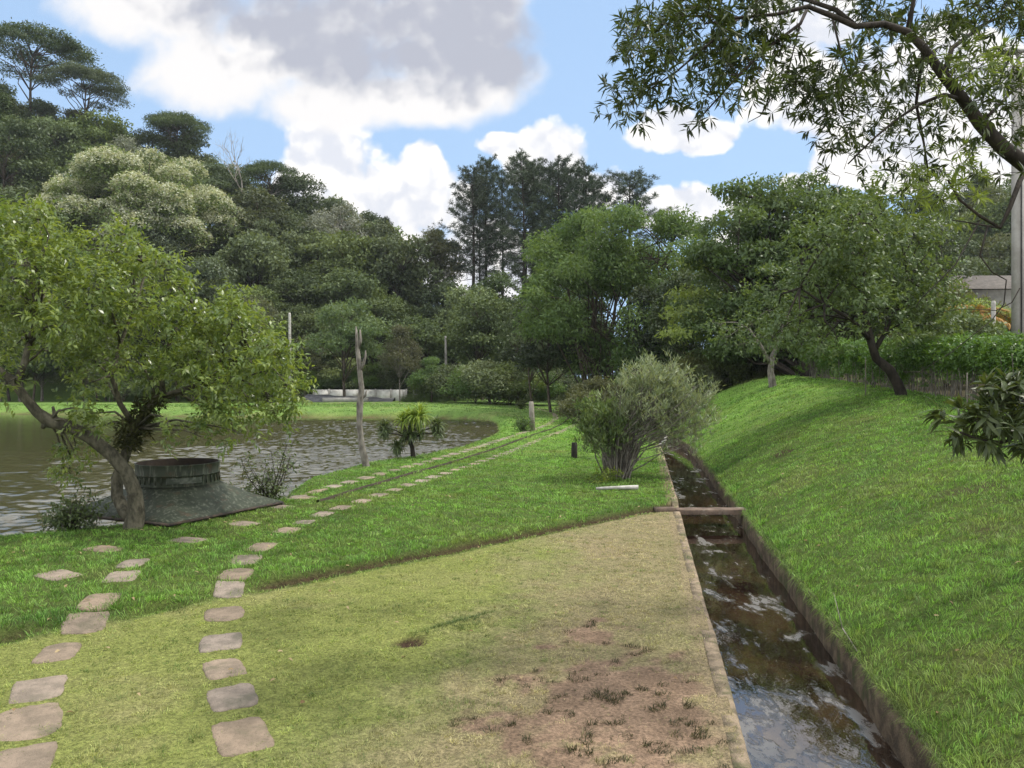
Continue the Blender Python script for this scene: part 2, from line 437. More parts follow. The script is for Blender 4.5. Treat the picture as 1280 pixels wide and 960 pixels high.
# where the turf is worn to soil (0..1), dried (0..1), dug (0..1)
def lawn_state(X, Y):
    s = X-ditch_c(Y); q = ledge_q(X, Y)
    nl = smooth(.0, -.25, q)*(s < 0)                          # the poorer near lawn
    n1 = fbm(X*1.3, Y*1.3, 21, 4); n2 = fbm(X*4.5, Y*4.5, 33, 4); n3 = fbm(X*.7, Y*.7, 41, 3)
    def ell(cx, cy, ax, ay, ro=0.):
        c, si = math.cos(ro), math.sin(ro); dx, dy = X-cx, Y-cy
        return np.sqrt(((dx*c+dy*si)/ax)**2+((-dx*si+dy*c)/ay)**2)
    e = np.minimum(ell(.68, 5.5, .85, 1.25, .2), ell(.62, 7.3, .45, .7, -.3)+.15)
    e = np.minimum(e, ell(.85, 4.4, .95, .9)+.02)
    bare = nl*np.clip(smooth(1.15, .70, e+1.4*(n1-.5)+1.5*(n2-.5)+.5*(vnoise(X*9, Y*9, 96)-.5)), 0, 1)
    tan = smooth(-.9, 1.1, X-.16*(Y-7.5)+1.6*(n1-.5)+.8*(n2-.5)+.9*smooth(6.6, 4.6, Y))
    dry = nl*np.clip(.06+.75*tan+.9*(n3-.5)+.5*(n2-.5), 0, 1)
    dry = dry+(1-nl)*np.clip(.9*(n3-.62), 0, .3)
    fade = np.clip(nl*(1-tan), 0, 1)   # greener, yellower patch left of centre
    soil = (1-path_gap(X))*np.exp(-((q+.005)/.036)**2)*(s < -.62)*(Y < 19)*smooth(.22, .5, fbm(X*1.1, Y*1.1, 77, 3)+.12)
    soil = np.maximum(soil, smooth(1.1, .7, ell(-.97, 7.12, .20, .14)+1.3*(n2-.5)))
    soil = np.maximum(soil, .75*smooth(1.2, .6, ell(6.35, 18.1, .25, .5)+.6*(n2-.5)))
    soil = np.maximum(soil, .55*smooth(1.3, .5, ell(6.2, 10.3, .45, .35)+1.2*(n2-.5)))
    soil = np.maximum(soil, .45*smooth(1.3, .5, ell(5.3, 8.6, .2, .3)+1.2*(n2-.5)))
    tuft = smooth(1.2, .5, ell(-.50, 7.62, .72, .15, .78)+1.5*(n2-.5))
    strip = smooth(.16, .05, np.abs(s+.69)+.10*(n2-.5))*(Y < 38)         # worn strip beside the ditch kerb
    shore = smooth(.28, .0, pond_sd(X, Y))
    return dict(nl=nl, bare=bare, dry=np.clip(dry, 0, 1), fade=fade, soil=np.clip(soil, 0, 1), tuft=tuft, strip=strip*(s < 0), shore=shore, n1=n1, n2=n2, n3=n3)

LUSH = np.array([.18, .325, .062]); YEL = np.array([.265, .305, .088]); DRYC = np.array([.42, .35, .21])
DIRT = np.array([.245, .175, .122]); SOILC = np.array([.055, .036, .024]); MUDC = np.array([.11, .08, .045])
def mixv(a, b, t): return a*(1-t[..., None])+b*t[..., None]
def turf_color(X, Y, st):
    c = np.broadcast_to(LUSH, X.shape+(3,)).copy()
    c = mixv(c, np.array([.085, .185, .040]), np.clip(2.2*(st['n1']-.5), 0, .8)*(1-st['nl']))
    c = mixv(c, np.array([.095, .19, .040]), np.clip(2.6*(st['n2']-.56), 0, .6)*(1-st['nl']))
    c = mixv(c, np.array([.19, .29, .055]), np.clip(2.2*(st['n3']-.52), 0, .8)*(1-st['nl']))
    c = mixv(c, YEL, st['nl']*np.clip(.55+.45*st['fade'], 0, 1))
    c = mixv(c, np.array([.22, .235, .095]), st['nl']*(1-st['fade'])*.6)
    c = mixv(c, DRYC, np.clip(st['dry'], 0, 1)*.8)
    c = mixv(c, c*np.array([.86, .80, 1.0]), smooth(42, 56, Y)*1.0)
    return c

def soil_mat():
    m, nt, out = mat('turf_ground')
    c = N(nt, 'ShaderNodeAttribute', attribute_name='Col').outputs['Color']
    p = pos(nt)
    fine = noise(nt, p, 38, 5, .7); mid = noise(nt, p, 9, 5, .65)
    c = mixc(nt, 1.0, c, mixc(nt, maprange(nt, fine, .3, .7), (.55, .55, .55), (1.35, 1.3, 1.25)), 'MULTIPLY')
    c = mixc(nt, 1.0, c, mixc(nt, maprange(nt, mid, .3, .7), (.82, .82, .82), (1.15, 1.15, 1.15)), 'MULTIPLY')
    vo = N(nt, 'ShaderNodeTexVoronoi'); vo.inputs['Scale'].default_value = 55.; nt.links.new(p, vo.inputs['Vector'])
    peb = maprange(nt, vo.outputs['Distance'], .10, .22, 1., 0.); pm = maprange(nt, noise(nt, p, 20, 2), .55, .62)
    peb = mathn(nt, 'MULTIPLY', peb, pm)
    c = mixc(nt, mathn(nt, 'MULTIPLY', peb, .5), c, mixc(nt, vo.outputs['Color'], (.10, .08, .06), (.34, .28, .22)))
    principled(nt, out, c, .95, .1, bump(nt, mathn(nt, 'ADD', mathn(nt, 'ADD', fine, mathn(nt, 'MULTIPLY', peb, 1.5)), mathn(nt, 'MULTIPLY', mid, 2.0)), .9, .03))
    return m
M_GROUND = soil_mat()

def axis(parts):
    out = []
    for a, b, st in parts:
        out.append(np.arange(a, b-1e-6, st))
    return np.unique(np.round(np.concatenate(out+[[parts[-1][1]]]), 4))
sx = axis([(-420, -120, 30), (-120, -40, 3), (-40, -14, .6), (-14, -9, .14), (-9, -.62, .055)])
sx = np.concatenate([sx[sx < -.63], [-.62, -.60, .60, .62], axis([(.68, 3, .06), (3, 9, .12), (9, 20, .4), (20, 60, 2.5), (60, 120, 5), (120, 420, 30)])])
sy = axis([(-60, -8, 6), (-8, 3.4, .6), (3.4, 16, .055), (16, 26, .12), (26, 45, .3), (45, 66, .6), (66, 150, 2), (150, 400, 25), (400, 800, 100)])
gs, gy = np.meshgrid(sx, sy)
gx = gs+ditch_c(gy)
gzv = ground(gx, gy)
inner = np.abs(gs) < .61
depth = smooth(38.5, 36.5, gy)
gzv = np.where(inner, gzv*(1-depth)+(-.62)*depth, gzv)
st = lawn_state(gx, gy)
turf = turf_color(gx, gy, st)
closeup = smooth(42, 14, gy)                                            # where blades stand: matted grass and soil, darkened for the shade between them
thatch_shade = mixv(turf*.42, np.array([.09, .07, .035]), np.full(gx.shape, .3))
thatch_shade = mixv(thatch_shade, turf*.74, st['nl'])
gc = mixv(turf, thatch_shade, closeup)
gc = mixv(gc, np.array([.20, .165, .10]), st['nl']*(.05+.4*(1-st['fade']))*closeup)
gc = mixv(gc, DIRT*(.55+.9*st['n2'][..., None]), np.clip(st['bare']*1.2, 0, 1))
gc = mixv(gc, np.array([.25, .20, .13]), st['strip']*.6)
gc = mixv(gc, SOILC, st['soil'])
gc = mixv(gc, MUDC, np.clip(st['shore']*.8+(pond_sd(gx, gy) < 0), 0, 1))
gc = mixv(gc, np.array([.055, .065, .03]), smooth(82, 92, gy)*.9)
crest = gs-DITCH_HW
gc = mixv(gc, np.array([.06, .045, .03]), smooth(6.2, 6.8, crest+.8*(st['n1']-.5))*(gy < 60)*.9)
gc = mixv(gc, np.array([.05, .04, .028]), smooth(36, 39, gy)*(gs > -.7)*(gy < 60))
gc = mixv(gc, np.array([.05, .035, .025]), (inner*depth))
ny, nx = gx.shape
idx = np.arange(ny*nx).reshape(ny, nx)
q = np.stack([idx[:-1, :-1], idx[:-1, 1:], idx[1:, 1:], idx[1:, :-1]], -1).reshape(-1, 4)
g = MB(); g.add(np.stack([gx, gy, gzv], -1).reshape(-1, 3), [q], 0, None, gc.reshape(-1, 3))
tag(g.build('ground', M_GROUND, None, True, True), kind='structure')

# ------------------------------------------------------------------ pond water, ditch water
def pond_mat():
    m, nt, out = mat('pond_water')
    p = pos(nt)
    h = noise(nt, pos(nt, (2.5, 5, 1)), 2.0, 3, .6)
    bn = N(nt, 'ShaderNodeBump'); bn.inputs['Distance'].default_value = .02; bn.inputs['Strength'].default_value = .3
    nt.links.new(h, bn.inputs['Height'])
    c = mixc(nt, noise(nt, p, .25, 4), (.058, .050, .021), (.044, .043, .019))
    pr = principled(nt, out, c, .08, .5, bn.outputs[0]); pr.inputs['IOR'].default_value = 2.1
    return m
wx = np.concatenate([np.arange(-112, -46, 3.), np.arange(-46, -16, .3), np.arange(-16, -12, .11), np.arange(-12, .6, .065)])
wy = np.concatenate([np.arange(-12, 9.5, 2.), np.arange(9.5, 32, .065), np.arange(32, 71.5, .13)])
WX, WY = np.meshgrid(wx, wy)
def ridge(x, y, seed): return 1-np.abs(2*fbm(x, y, seed, 2)-1)
ca, sa_ = math.cos(.25), math.sin(.25); wu, wv = WX*ca+WY*sa_, -WX*sa_+WY*ca
wind = .10+.90*smooth(-17, -3.5, WX+.16*WY+7*(fbm(WX*.25, WY*.35, 9, 3)-.5))*smooth(60, 50, WY)
wz = wind*(.055*ridge(wu*.9, wv*1.7, 51)+.10*ridge(wu*1.7, wv*3.2, 52)+.055*ridge(wu*3.2, wv*5.6, 54)+.04*(fbm(wu*.3, wv*.5, 53, 2)-.5))-.14*wind
iw = np.arange(WX.size).reshape(WX.shape); sdw = pond_sd(WX, WY)
qw = np.stack([iw[:-1, :-1], iw[:-1, 1:], iw[1:, 1:], iw[1:, :-1]], -1)
near_w = (np.minimum(sdw[:-1, :-1], sdw[1:, 1:]) < .9)
mw = MB(); mw.add(np.stack([WX, WY, WATER_Z+wz], -1).reshape(-1, 3), [qw[near_w]])
tag(mw.build('pond_water', pond_mat(), None, True), kind='structure')

def ditch_mat():
    m, nt, out = mat('ditch_water')
    p = pos(nt)
    mp = N(nt, 'ShaderNodeMapping'); mp.inputs['Rotation'].default_value = (0, 0, R(9.6)); mp.inputs['Scale'].default_value = (1.6, .7, 1)
    nt.links.new(p, mp.inputs['Vector'])
    sc = noise(nt, mp.outputs[0], 1.7, 7, .62, .5)
    sc2 = noise(nt, mp.outputs[0], 7, 6, .7, .4)
    mx_ = mathn(nt, 'ADD', mathn(nt, 'MULTIPLY', sc, .75), mathn(nt, 'MULTIPLY', sc2, .25))
    scum = maprange(nt, mx_, .525, .60); flat = maprange(nt, mx_, .50, .62)
    fleck = maprange(nt, noise(nt, mp.outputs[0], 20, 4, .65, .3), .67, .72)
    mud = maprange(nt, noise(nt, mp.outputs[0], 1.1, 5, .6), .42, .62)
    deep = mixc(nt, mud, (.012, .007, .005), (.036, .021, .012))
    c = mixc(nt, mathn(nt, 'MULTIPLY', scum, .8), deep, (.15, .135, .115))
    c = mixc(nt, mathn(nt, 'MULTIPLY', fleck, .7), c, (.22, .19, .14))
    rg = mathn(nt, 'ADD', mathn(nt, 'ADD', mathn(nt, 'MULTIPLY', scum, .28), mathn(nt, 'MULTIPLY', flat, .06)), .02)
    rp = noise(nt, mp.outputs[0], 5, 3, .5)
    pr = principled(nt, out, c, rg, .5, bump(nt, mathn(nt, 'ADD', mathn(nt, 'MULTIPLY', rp, .22), mathn(nt, 'MULTIPLY', scum, .3)), .10, .05))
    pr.inputs['IOR'].default_value = 2.3
    return m
DW_Z = -.27
ys = np.concatenate([np.arange(-4, 38.1, .5)])
cy = ditch_c(ys)
m_ = MB(); k = len(ys)
v = np.concatenate([np.column_stack([cy-.598, ys, np.full(k, DW_Z)]), np.column_stack([cy+.598, ys, np.full(k, DW_Z)])])
m_.add(v, [np.stack([np.arange(k-1), np.arange(k-1)+k, np.arange(k-1)+k+1, np.arange(k-1)+1], -1)])
tag(m_.build('ditch_water', ditch_mat()), kind='structure')

# ditch walls: concrete kerb on the lawn side, mossy earth-topped wall on the bank side
def wall_strip(s0, s1, zt, zb, seed, wob, step=.12):
    ys = np.arange(-2, 36.5, step); c = ditch_c(ys); k = len(ys)
    w1 = wob*(fbm(ys*1.5, ys*0+seed, seed, 4)-.5); w2 = wob*(fbm(ys*2.1, ys*0+seed, seed+9, 4)-.5)
    zt = zt(ys) if callable(zt) else np.full(k, zt)
    rows = [np.column_stack([c+s0, ys, np.full(k, zb)]), np.column_stack([c+s0+w1*.5, ys, zt*.5+zb*.5+w2*.2]), np.column_stack([c+s0+w1, ys, zt-.015+w2]), np.column_stack([c+s0+.02*np.sign(s1-s0)+w1, ys, zt+w2]),
            np.column_stack([c+s1, ys, zt+w2*.6]), np.column_stack([c+s1, ys, zt-.2])]
    v = np.concatenate(rows); f = []
    for r in range(len(rows)-1):
        i = np.arange(k-1)+r*k; f.append(np.stack([i, i+1, i+1+k, i+k], -1))
    return MB().add(v, [np.concatenate(f)])
M_KERB = rough_mat('kerb_concrete', (.31, .24, .165), (.15, .12, .08), 6, .95, (.085, .09, .04), 2.6, 1.0)
M_WALL = rough_mat('ditch_wall_stone', (.125, .095, .062), (.05, .038, .026), 6, .95, (.042, .05, .018), 3., 1.0)
gl = lambda off: (lambda ys: ground(ditch_c(ys)+off, ys, False))
o = wall_strip(-.575, -.70, lambda ys: np.minimum(ground(ditch_c(ys)-.75, ys, False)+.002, .10), -.6, 3, .022, .05).build('kerb', M_KERB, None, False)
tag(o, kind='structure')
o = wall_strip(.56, .66, lambda ys: ground(ditch_c(ys)+.66, ys, False)-.02, -.6, 8, .13, .045).build('ditch_wall', M_WALL, None, False)
tag(o, kind='structure')

# ------------------------------------------------------------------ slab rows
ROW = np.array([(-1.62, 4.75), (-1.79, 5.24), (-2.16, 5.88), (-2.45, 6.45), (-2.7, 7.09), (-2.98, 7.94), (-3.23, 8.73), (-3.44, 9.6), (-3.5, 10.4), (-3.56, 11.3), (-3.46, 13),
                (-2.95, 15), (-2.4, 17.2), (-1.85, 19.2), (-1.15, 21.5), (.1, 26.5), (1.33, 32), (2.6, 37.5), (3.6, 43), (4.4, 50), (4.6, 57), (3.8, 63.5), (1.6, 68), (-2, 70.5), (-8, 72.3), (-19, 76)], float)
def resample(P, step):
    for _ in range(2):
        P = np.concatenate([P[:1], (P[:-1]*.75+P[1:]*.25), (P[:-1]*.25+P[1:]*.75), P[-1:]]) if False else P
    d = np.concatenate([[0], np.cumsum(np.linalg.norm(np.diff(P, axis=0), axis=1))])
    t = np.arange(0, d[-1], .05)
    Q = np.column_stack([np.interp(t, d, P[:, 0]), np.interp(t, d, P[:, 1])])
    ker = np.ones(41)/41
    Qp = np.pad(Q, ((20, 20), (0, 0)), mode='edge'); Qp[:20] = 2*Q[0]-Q[20:0:-1]; Qp[-20:] = 2*Q[-1]-Q[-2:-22:-1]
    Q = np.column_stack([np.convolve(Qp[:, i], ker, 'valid') for i in (0, 1)])
    T = unit(np.gradient(Q, axis=0))
    return t, Q, T
tt, RQ, RT = resample(ROW, .7)
RN = np.column_stack([-RT[:, 1], RT[:, 0]])
def slab_mat():
    m, nt, out = mat('slab_stone'); p = pos(nt)
    n1 = noise(nt, p, 4.5, 8, .65); n2 = noise(nt, p, 26, 6, .7); n3 = noise(nt, p, 2.1, 5, .6)
    c = mixc(nt, maprange(nt, n1, .35, .65), (.31, .245, .185), (.20, .162, .122))
    c = mixc(nt, maprange(nt, n3, .52, .66, 0, .7), c, (.12, .115, .075))
    c = mixc(nt, maprange(nt, n2, .60, .72, 0, .7), c, (.09, .078, .058))
    oi = N(nt, 'ShaderNodeObjectInfo').outputs['Random']
    h = N(nt, 'ShaderNodeHueSaturation'); nt.links.new(c, h.inputs['Color'])
    nt.links.new(maprange(nt, oi, 0, 1, .82, 1.15, 'LINEAR'), h.inputs['Value'])
    nt.links.new(maprange(nt, mathn(nt, 'FRACT', mathn(nt, 'MULTIPLY', oi, 9.3)), 0, 1, .8, 1.1, 'LINEAR'), h.inputs['Saturation'])
    principled(nt, out, h.outputs['Color'], .95, .15, bump(nt, mathn(nt, 'ADD', n2, n1), .9, .03)); return m
M_SLAB = slab_mat()
rs = np.random.RandomState(4)
def slab_mesh(seed, a=.17, b=.255, h=.06):
    r = np.random.RandomState(seed); k = 24
    ang = np.linspace(0, 2*np.pi, k, endpoint=False)
    sq = 1/np.maximum(np.abs(np.cos(ang))**7+np.abs(np.sin(ang))**7, 1e-6)**(1/7)
    kk = r.uniform(-1, 1, 9); kk[-1] = kk[0]
    rad = sq*(1+.09*np.interp(ang, np.linspace(0, 6.3, 9), kk)+.03*r.uniform(-1, 1, k))
    m = MB(); rings = []
    for sc_, z in ((1.0, -h), (1.02, -.006), (.95, .002), (.82, .007), (.45, .008)):
        rings.append(np.column_stack([a*rad*sc_*np.cos(ang), b*rad*sc_*np.sin(ang), np.full(k, z)+.003*r.uniform(-1, 1, k)]))
    v = np.concatenate(rings+[[[0, 0, .008]]]); f = []
    for i in range(4):
        j = np.arange(k); f.append(np.stack([i*k+j, i*k+(j+1) % k, (i+1)*k+(j+1) % k, (i+1)*k+j], -1))
    t3 = np.stack([4*k+np.arange(k), 4*k+(np.arange(k)+1) % k, np.full(k, 5*k)], -1)
    m.add(v, [np.concatenate(f), t3]); return m.mesh('stepping_stone', M_SLAB, True)
slab_me = [slab_mesh(s) for s in range(9)]
STONES = []
def stone(x, y, ang, label, group=None, k=0, sc_=1., lift=.006):
    o = bpy.data.objects.new('stepping_stone', slab_me[k % 9]); COL.objects.link(o)
    h = .25; zx = (gz(x+h, y)-gz(x-h, y))/(2*h); zy = (gz(x, y+h)-gz(x, y-h))/(2*h)
    n_ = np.array([-zx*.8, -zy*.8, 1.]); n_ /= np.linalg.norm(n_)
    o.location = (x, y, gz(x, y)+lift)
    import mathutils
    qn = mathutils.Vector((0, 0, 1)).rotation_difference(mathutils.Vector(n_)); o.rotation_mode = 'QUATERNION'
    o.rotation_quaternion = qn @ mathutils.Quaternion((0, 0, 1), ang)
    o.scale = (sc_*rs.uniform(.93, 1.08), sc_*rs.uniform(.9, 1.1), 1)
    tag(o, label, 'stepping stone', group); STONES.append((x, y))
# lawn-side row: where single stones sit in the photo, then at even steps
near_v = [918, 870, 835, 803, 768, 742, 718, 700, 685]
lab_r = ['tan stone slab nearest the camera in the row on the ditch side', 'worn tan slab just behind the nearest one in the ditch side row',
         'rounded tan slab in the ditch side row, midway on the near lawn', 'faint half grown over slab in the ditch side row, before the clean square one',
         'clean square tan slab just in front of the soil ledge, ditch side row', 'cracked tan slab set level with the left end of the soil ledge',
         'tan slab just past the soil ledge in the ditch side row', 'greyish slab second past the soil ledge in the ditch side row', 'small slab third past the ledge where the ditch side row bends']
for i, (vv, lb) in enumerate(zip(near_v, lab_r)):
    Y = CAM_H*F/(vv-478.0)
    if i >= 6: Y = (CAM_H-.085)*F/(vv-478.0)
    j = int(np.argmin(abs(RQ[:700, 1]-Y))); stone(RQ[j, 0], RQ[j, 1], math.atan2(RT[j, 1], RT[j, 0])-math.pi/2+rs.uniform(-.08, .08), lb, 'slabs of the wheel track rows', i)
i0 = int(np.argmin(abs(RQ[:700, 1]-12.0)))
far_lab = {False: 'pale slab sunk in grass along the ditch side row of the curving track', True: 'pale slab sunk in grass along the pond side row of the curving track'}
t = tt[i0]; k = 0
while t < tt[-1]-.5:
    j = int(t/.05)
    stone(RQ[j, 0], RQ[j, 1], math.atan2(RT[j, 1], RT[j, 0])-math.pi/2+rs.uniform(-.1, .1), far_lab[False], 'slabs of the ditch side row', k, 1.0, -.001 if Y < 14 else .008)
    t += rs.uniform(.72, .84)+.15*(RQ[j, 1] > 40); k += 1
LQ = RQ+RN*1.5
lab_l = ['big tan slab cut by the bottom left corner of the photo', 'large rounded tan slab at the left edge of the near lawn', 'tan slab above the large one at the left edge of the near lawn',
         'faint tan slab before the ledge in the pond side row', 'wide tan slab lying across the soil ledge in the pond side row', 'dark grey slab just past the soil ledge, pond side row', 'long dark slab second past the ledge, pond side row',
         'grassy slab third past the ledge, pond side row']
px_l = [(25, 950), (36, 898), (48, 857), (72, 813), (108, 780), (122, 753), (152, 722), (165, 705)]
for i, ((uu, vv), lb) in enumerate(zip(px_l, lab_l)):
    p = gpt(uu, vv, 0.02 if i < 5 else .085); j = int(np.argmin((LQ[:700, 0]-p[0])**2+(LQ[:700, 1]-p[1])**2))
    stone(p[0], p[1], math.atan2(RT[j, 1], RT[j, 0])-math.pi/2+rs.uniform(-.1, .1), lb, 'slabs of the wheel track rows', i+3, 1.12 if i in (1, 4) else 1.0)
for uu, vv, lb in ((72, 720, 'grass covered slab alone in the lawn near the left edge'), (130, 686, 'thin pale slab at the waterline left of the leaning tree'), (305, 655, 'low pale slab in front of the metal hopper'),
                   (350, 634, 'tan slab beside the right corner of the metal hopper'), (380, 622, 'pale slab on the path between hopper and dead trunk'), (235, 676, 'thin half buried slab below the hopper corner')):
    p = gpt(uu, vv, .085); stone(p[0], p[1], rs.uniform(.9, 1.5), lb, None, int(uu))
t = tt[int(np.argmin(abs(LQ[:900, 1]-15.5)))]; k = 0
while t < tt[-1]-.5:
    j = int(t/.05)
    stone(LQ[j, 0], LQ[j, 1], math.atan2(RT[j, 1], RT[j, 0])-math.pi/2+rs.uniform(-.1, .1), far_lab[True], 'slabs of the pond side row', k+4, 1., .008)
    t += rs.uniform(.72, .84)+.15*(LQ[j, 1] > 40); k += 1
STONES = np.array(STONES)

# dark edging between the two rows
sel = (RQ[:, 1] > 14.6) & (tt < tt[-1]-22)
EQ = (RQ+RN*.72)[sel][::6]
ez = ground(EQ[:, 0], EQ[:, 1]); enrm = RN[sel][::6]; k = len(EQ)
rows = [np.column_stack([EQ+enrm*o_, ez+h_]) for o_, h_ in ((.035, -.03), (.03, .045), (-.03, .05), (-.035, -.03))]
m_ = MB(); f = []
for r in range(3):
    i = np.arange(k-1)+r*k; f.append(np.stack([i, i+1, i+1+k, i+k], -1))
m_.add(np.concatenate(rows), [np.concatenate(f)])
o = m_.build('lawn_edging', rough_mat('edging_dark', (.035, .028, .02), (.06, .045, .03), 6, .9))
tag(o, 'low dark edging strip curving along the grass between the slab rows', 'edging')

# ------------------------------------------------------------------ grass
def grass():
    rng = np.random.default_rng(7)
    xs = []; 
    def sector(y0, y1, dens, umin=-40, umax=1320):
        A = .5*(y1*y1-y0*y0)*(umax-umin)/F
        n = int(A*dens); y = np.sqrt(rng.uniform(y0*y0, y1*y1, n)); x = (rng.uniform(umin, umax, n)-640)/F*y
        return x, y
    segs = [(3.6, 6, 5600), (6, 8.5, 4200), (8.5, 12, 2600), (12, 17, 1500), (17, 24, 800), (24, 34, 360), (34, 48, 150), (48, 72, 55)]
    for a, b, dn in segs:
        xs.append(np.column_stack(sector(a, b, dn)))
    ye = 4+22*rng.random(9000)**1.6; xs.append(np.column_stack([ditch_c(ye)+rng.uniform(.56, .68, len(ye)), ye]))
    P = np.concatenate(xs); X, Y = P[:, 0], P[:, 1]
    cs = np.where(ledge_q(X, Y) < 0, .12, .15)*np.maximum(1, Y/9.)
    cs = 2.0**(np.round(np.log2(cs)*2)/2)
    Xr = X*.81+Y*.586+1.3*cs*fbm(X/cs*.4, Y/cs*.4, 111, 2); Yr = -X*.586+Y*.81+1.3*cs*fbm(X/cs*.4, Y/cs*.4, 112, 2)
    ix, iy = np.floor(Xr/cs), np.floor(Yr/cs)
    r1, r2, r3, r4 = (_hash(ix, iy, q_) for q_ in (101, 102, 103, 104))
    tx_, ty_ = (ix+.15+.7*r1)*cs-Xr, (iy+.15+.7*r2)*cs-Yr
    tx, ty = X+tx_*.81-ty_*.586, Y+tx_*.586+ty_*.81
    pull = .55*rng.random(len(X)); ox, oy = X-tx, Y-ty
    edge0 = np.abs(X-ditch_c(Y)) < .75
    pull = np.where(edge0, 0, pull); X, Y = X-ox*pull, Y-oy*pull
    s = X-ditch_c(Y); stt = lawn_state(X, Y); sd = pond_sd(X, Y)
    stt['r3'], stt['r4'], stt['ox'], stt['oy'] = r3, r4, ox/cs, oy/cs
    keep = (sd > .04) & ((s < -.61) | (s > .575) | (Y > 37))
    keep &= ~((s-DITCH_HW > 6.5) & (Y < 60)); keep &= ~((s > -.7) & (Y > 38))
    speck = smooth(.56, .68, vnoise(X*10, Y*10, 91))*smooth(.2, .45, vnoise(X*3, Y*3, 92))
    pr = (1-np.clip(stt['bare']*1.25, 0, 1)*(.985-.75*speck))*(1-.97*stt['soil'])*(1-.6*stt['strip'])
    stt['dead'] = np.clip(stt['bare']*1.4, 0, 1)*speck; pr *= np.where(stt['nl'] > .5, .6+.4*(stt['r3'] > .28), 1)*(.7+.3*stt['r4'])
    pr *= np.where(stt['nl'] > .5, .45+.55*smooth(.3, .6, vnoise(X*6, Y*6, 93)), .6+.4*smooth(.25, .6, vnoise(X*4, Y*4, 94)))
    pr = np.maximum(np.maximum(pr, .9*stt['tuft']), .75*stt['dead'])
    # bare where slabs lie
    ok = np.ones(len(X), bool)
    order = np.argsort(Y); Ys = Y[order]
    for (a, b) in STONES:
        lo, hi = np.searchsorted(Ys, [b-.45, b+.45]); ii = order[lo:hi]
        dd = ((X[ii]-a)/.21)**2+((Y[ii]-b)/.30)**2
        ok[ii[dd < .12+1.1*rng.random(len(ii))]] = False
    keep &= ok & (rng.random(len(X)) < pr)
    X, Y, s = X[keep], Y[keep], s[keep]; stt = {k: v[keep] for k, v in stt.items()}
    n = len(X); Z = ground(X, Y)-.004
    edge = (s > .55) & (s < .66)
    Z = np.where(edge, ground(ditch_c(Y)+.66, Y)-.015+.03*(rng.random(n)-.5), Z)
    lush = 1-stt['nl']
    h = (.033+.018*lush)*rng.uniform(.6, 1.25, n)*(.55+.5*stt['n2']+.55*vnoise(X*3.3, Y*3.3, 95)*lush)
    h *= .65+.75*stt['r3']
    h *= 1+.9*stt['tuft']+.35*np.clip(ledge_edge(X, Y), 0, 1)
    h = np.where((s > .55) & (s < .80), h*1.5, h)
    h *= 1+.35*smooth(14, 40, Y)
    h *= 1+.7*stt['dead']
    wd = (1+.6*stt['dead'])*.0042*np.maximum(1, Y/6.0)**.95*rng.uniform(.7, 1.25, n)*(1-.15*stt['nl'])
    ang = rng.uniform(0, 2*np.pi, n); face = rng.uniform(0, 2*np.pi, n)
    lean = rng.uniform(.25, 1.0, n)*(.95+.5*stt['nl'])
    lx, ly = np.cos(ang)*lean*.7+stt['ox']*1.1, np.sin(ang)*lean*.7+stt['oy']*1.1
    ov = edge & (rng.random(n) < .8); lx = np.where(ov, -rng.uniform(.1, 1.2, n), lx); ly = np.where(ov, rng.normal(size=n)*.8, ly); lean = np.where(ov, 1.8, lean)
    sxv, syv = np.cos(face)*wd*.5, np.sin(face)*wd*.5
    up = 1/np.sqrt(1+lean*lean)
    b = np.stack([X, Y, Z], 1)
    mid = b+np.column_stack([lx*h*.40, ly*h*.40, h*.62*(.4+.6*up)])
    tip = b+np.column_stack([lx*h*1.15, ly*h*1.15, np.where(ov, -h*rng.uniform(-.3, .9, n), h*.95*(up**1.5))])
    sv = np.column_stack([sxv, syv, np.zeros(n)])
    base = turf_color(X, Y, stt)
    var = rng.uniform(.5, 1.65, n)[:, None]; col = base*var
    tint = rng.random(n)
    col = col*np.where(stt['nl'] > .5, .50+.85*stt['r4'], .70+.55*stt['r4'])[:, None]
    col = mixv(col, np.array([.30, .265, .14])*var, np.clip((stt['r3']-.62)*2.2, 0, .75)*stt['nl']*np.clip(stt['dry']*1.6, .15, 1))
    col = mixv(col, np.array([.13, .19, .05])*var, (stt['r4'] < .25)*.6*stt['nl'])
    col = mixv(col, np.array([.21, .26, .08])*var, (stt['r3'] > .86)*.5*(1-stt['nl']))
    col = mixv(col, np.array([.30, .27, .12]), np.clip((tint-.86)*5, 0, 1)*(.25+.75*np.clip(stt['dry']*1.4, 0, 1)))
    col = mixv(col, np.array([.045, .12, .020])*var, (tint < .22)*.75*(1-stt['dry']))
    col = mixv(col, np.array([.075, .085, .03])*var, ov*.6)
    col = mixv(col, np.array([.050, .048, .024])*var, np.clip(stt['dead']*1.5, 0, 1)*.95)
    col = mixv(col, np.array([.062, .095, .032])*var, stt['tuft']*.8)
    V = np.stack([b-sv, b+sv, mid+sv*.8, mid-sv*.8, tip], 1).reshape(-1, 3)
    i = np.arange(n)[:, None]*5
    m = MB(); m.add(V, [i+np.array([[0, 1, 2, 3]]), i+np.array([[3, 2, 4]])], 0, None, np.repeat(col, 5, 0))
    mt, nt, out = mat('grass_blades')
    c = N(nt, 'ShaderNodeAttribute', attribute_name='Col').outputs['Color']
    p = principled(nt, None, c, .55, .25); t_ = N(nt, 'ShaderNodeBsdfTranslucent'); nt.links.new(mixc(nt, 1., c, (1.25, 1.25, .8), 'MULTIPLY'), t_.inputs['Color'])
    mx = N(nt, 'ShaderNodeMixShader'); mx.inputs[0].default_value = .35
    nt.links.new(p.outputs[0], mx.inputs[1]); nt.links.new(t_.outputs[0], mx.inputs[2]); nt.links.new(mx.outputs[0], out.inputs['Surface'])
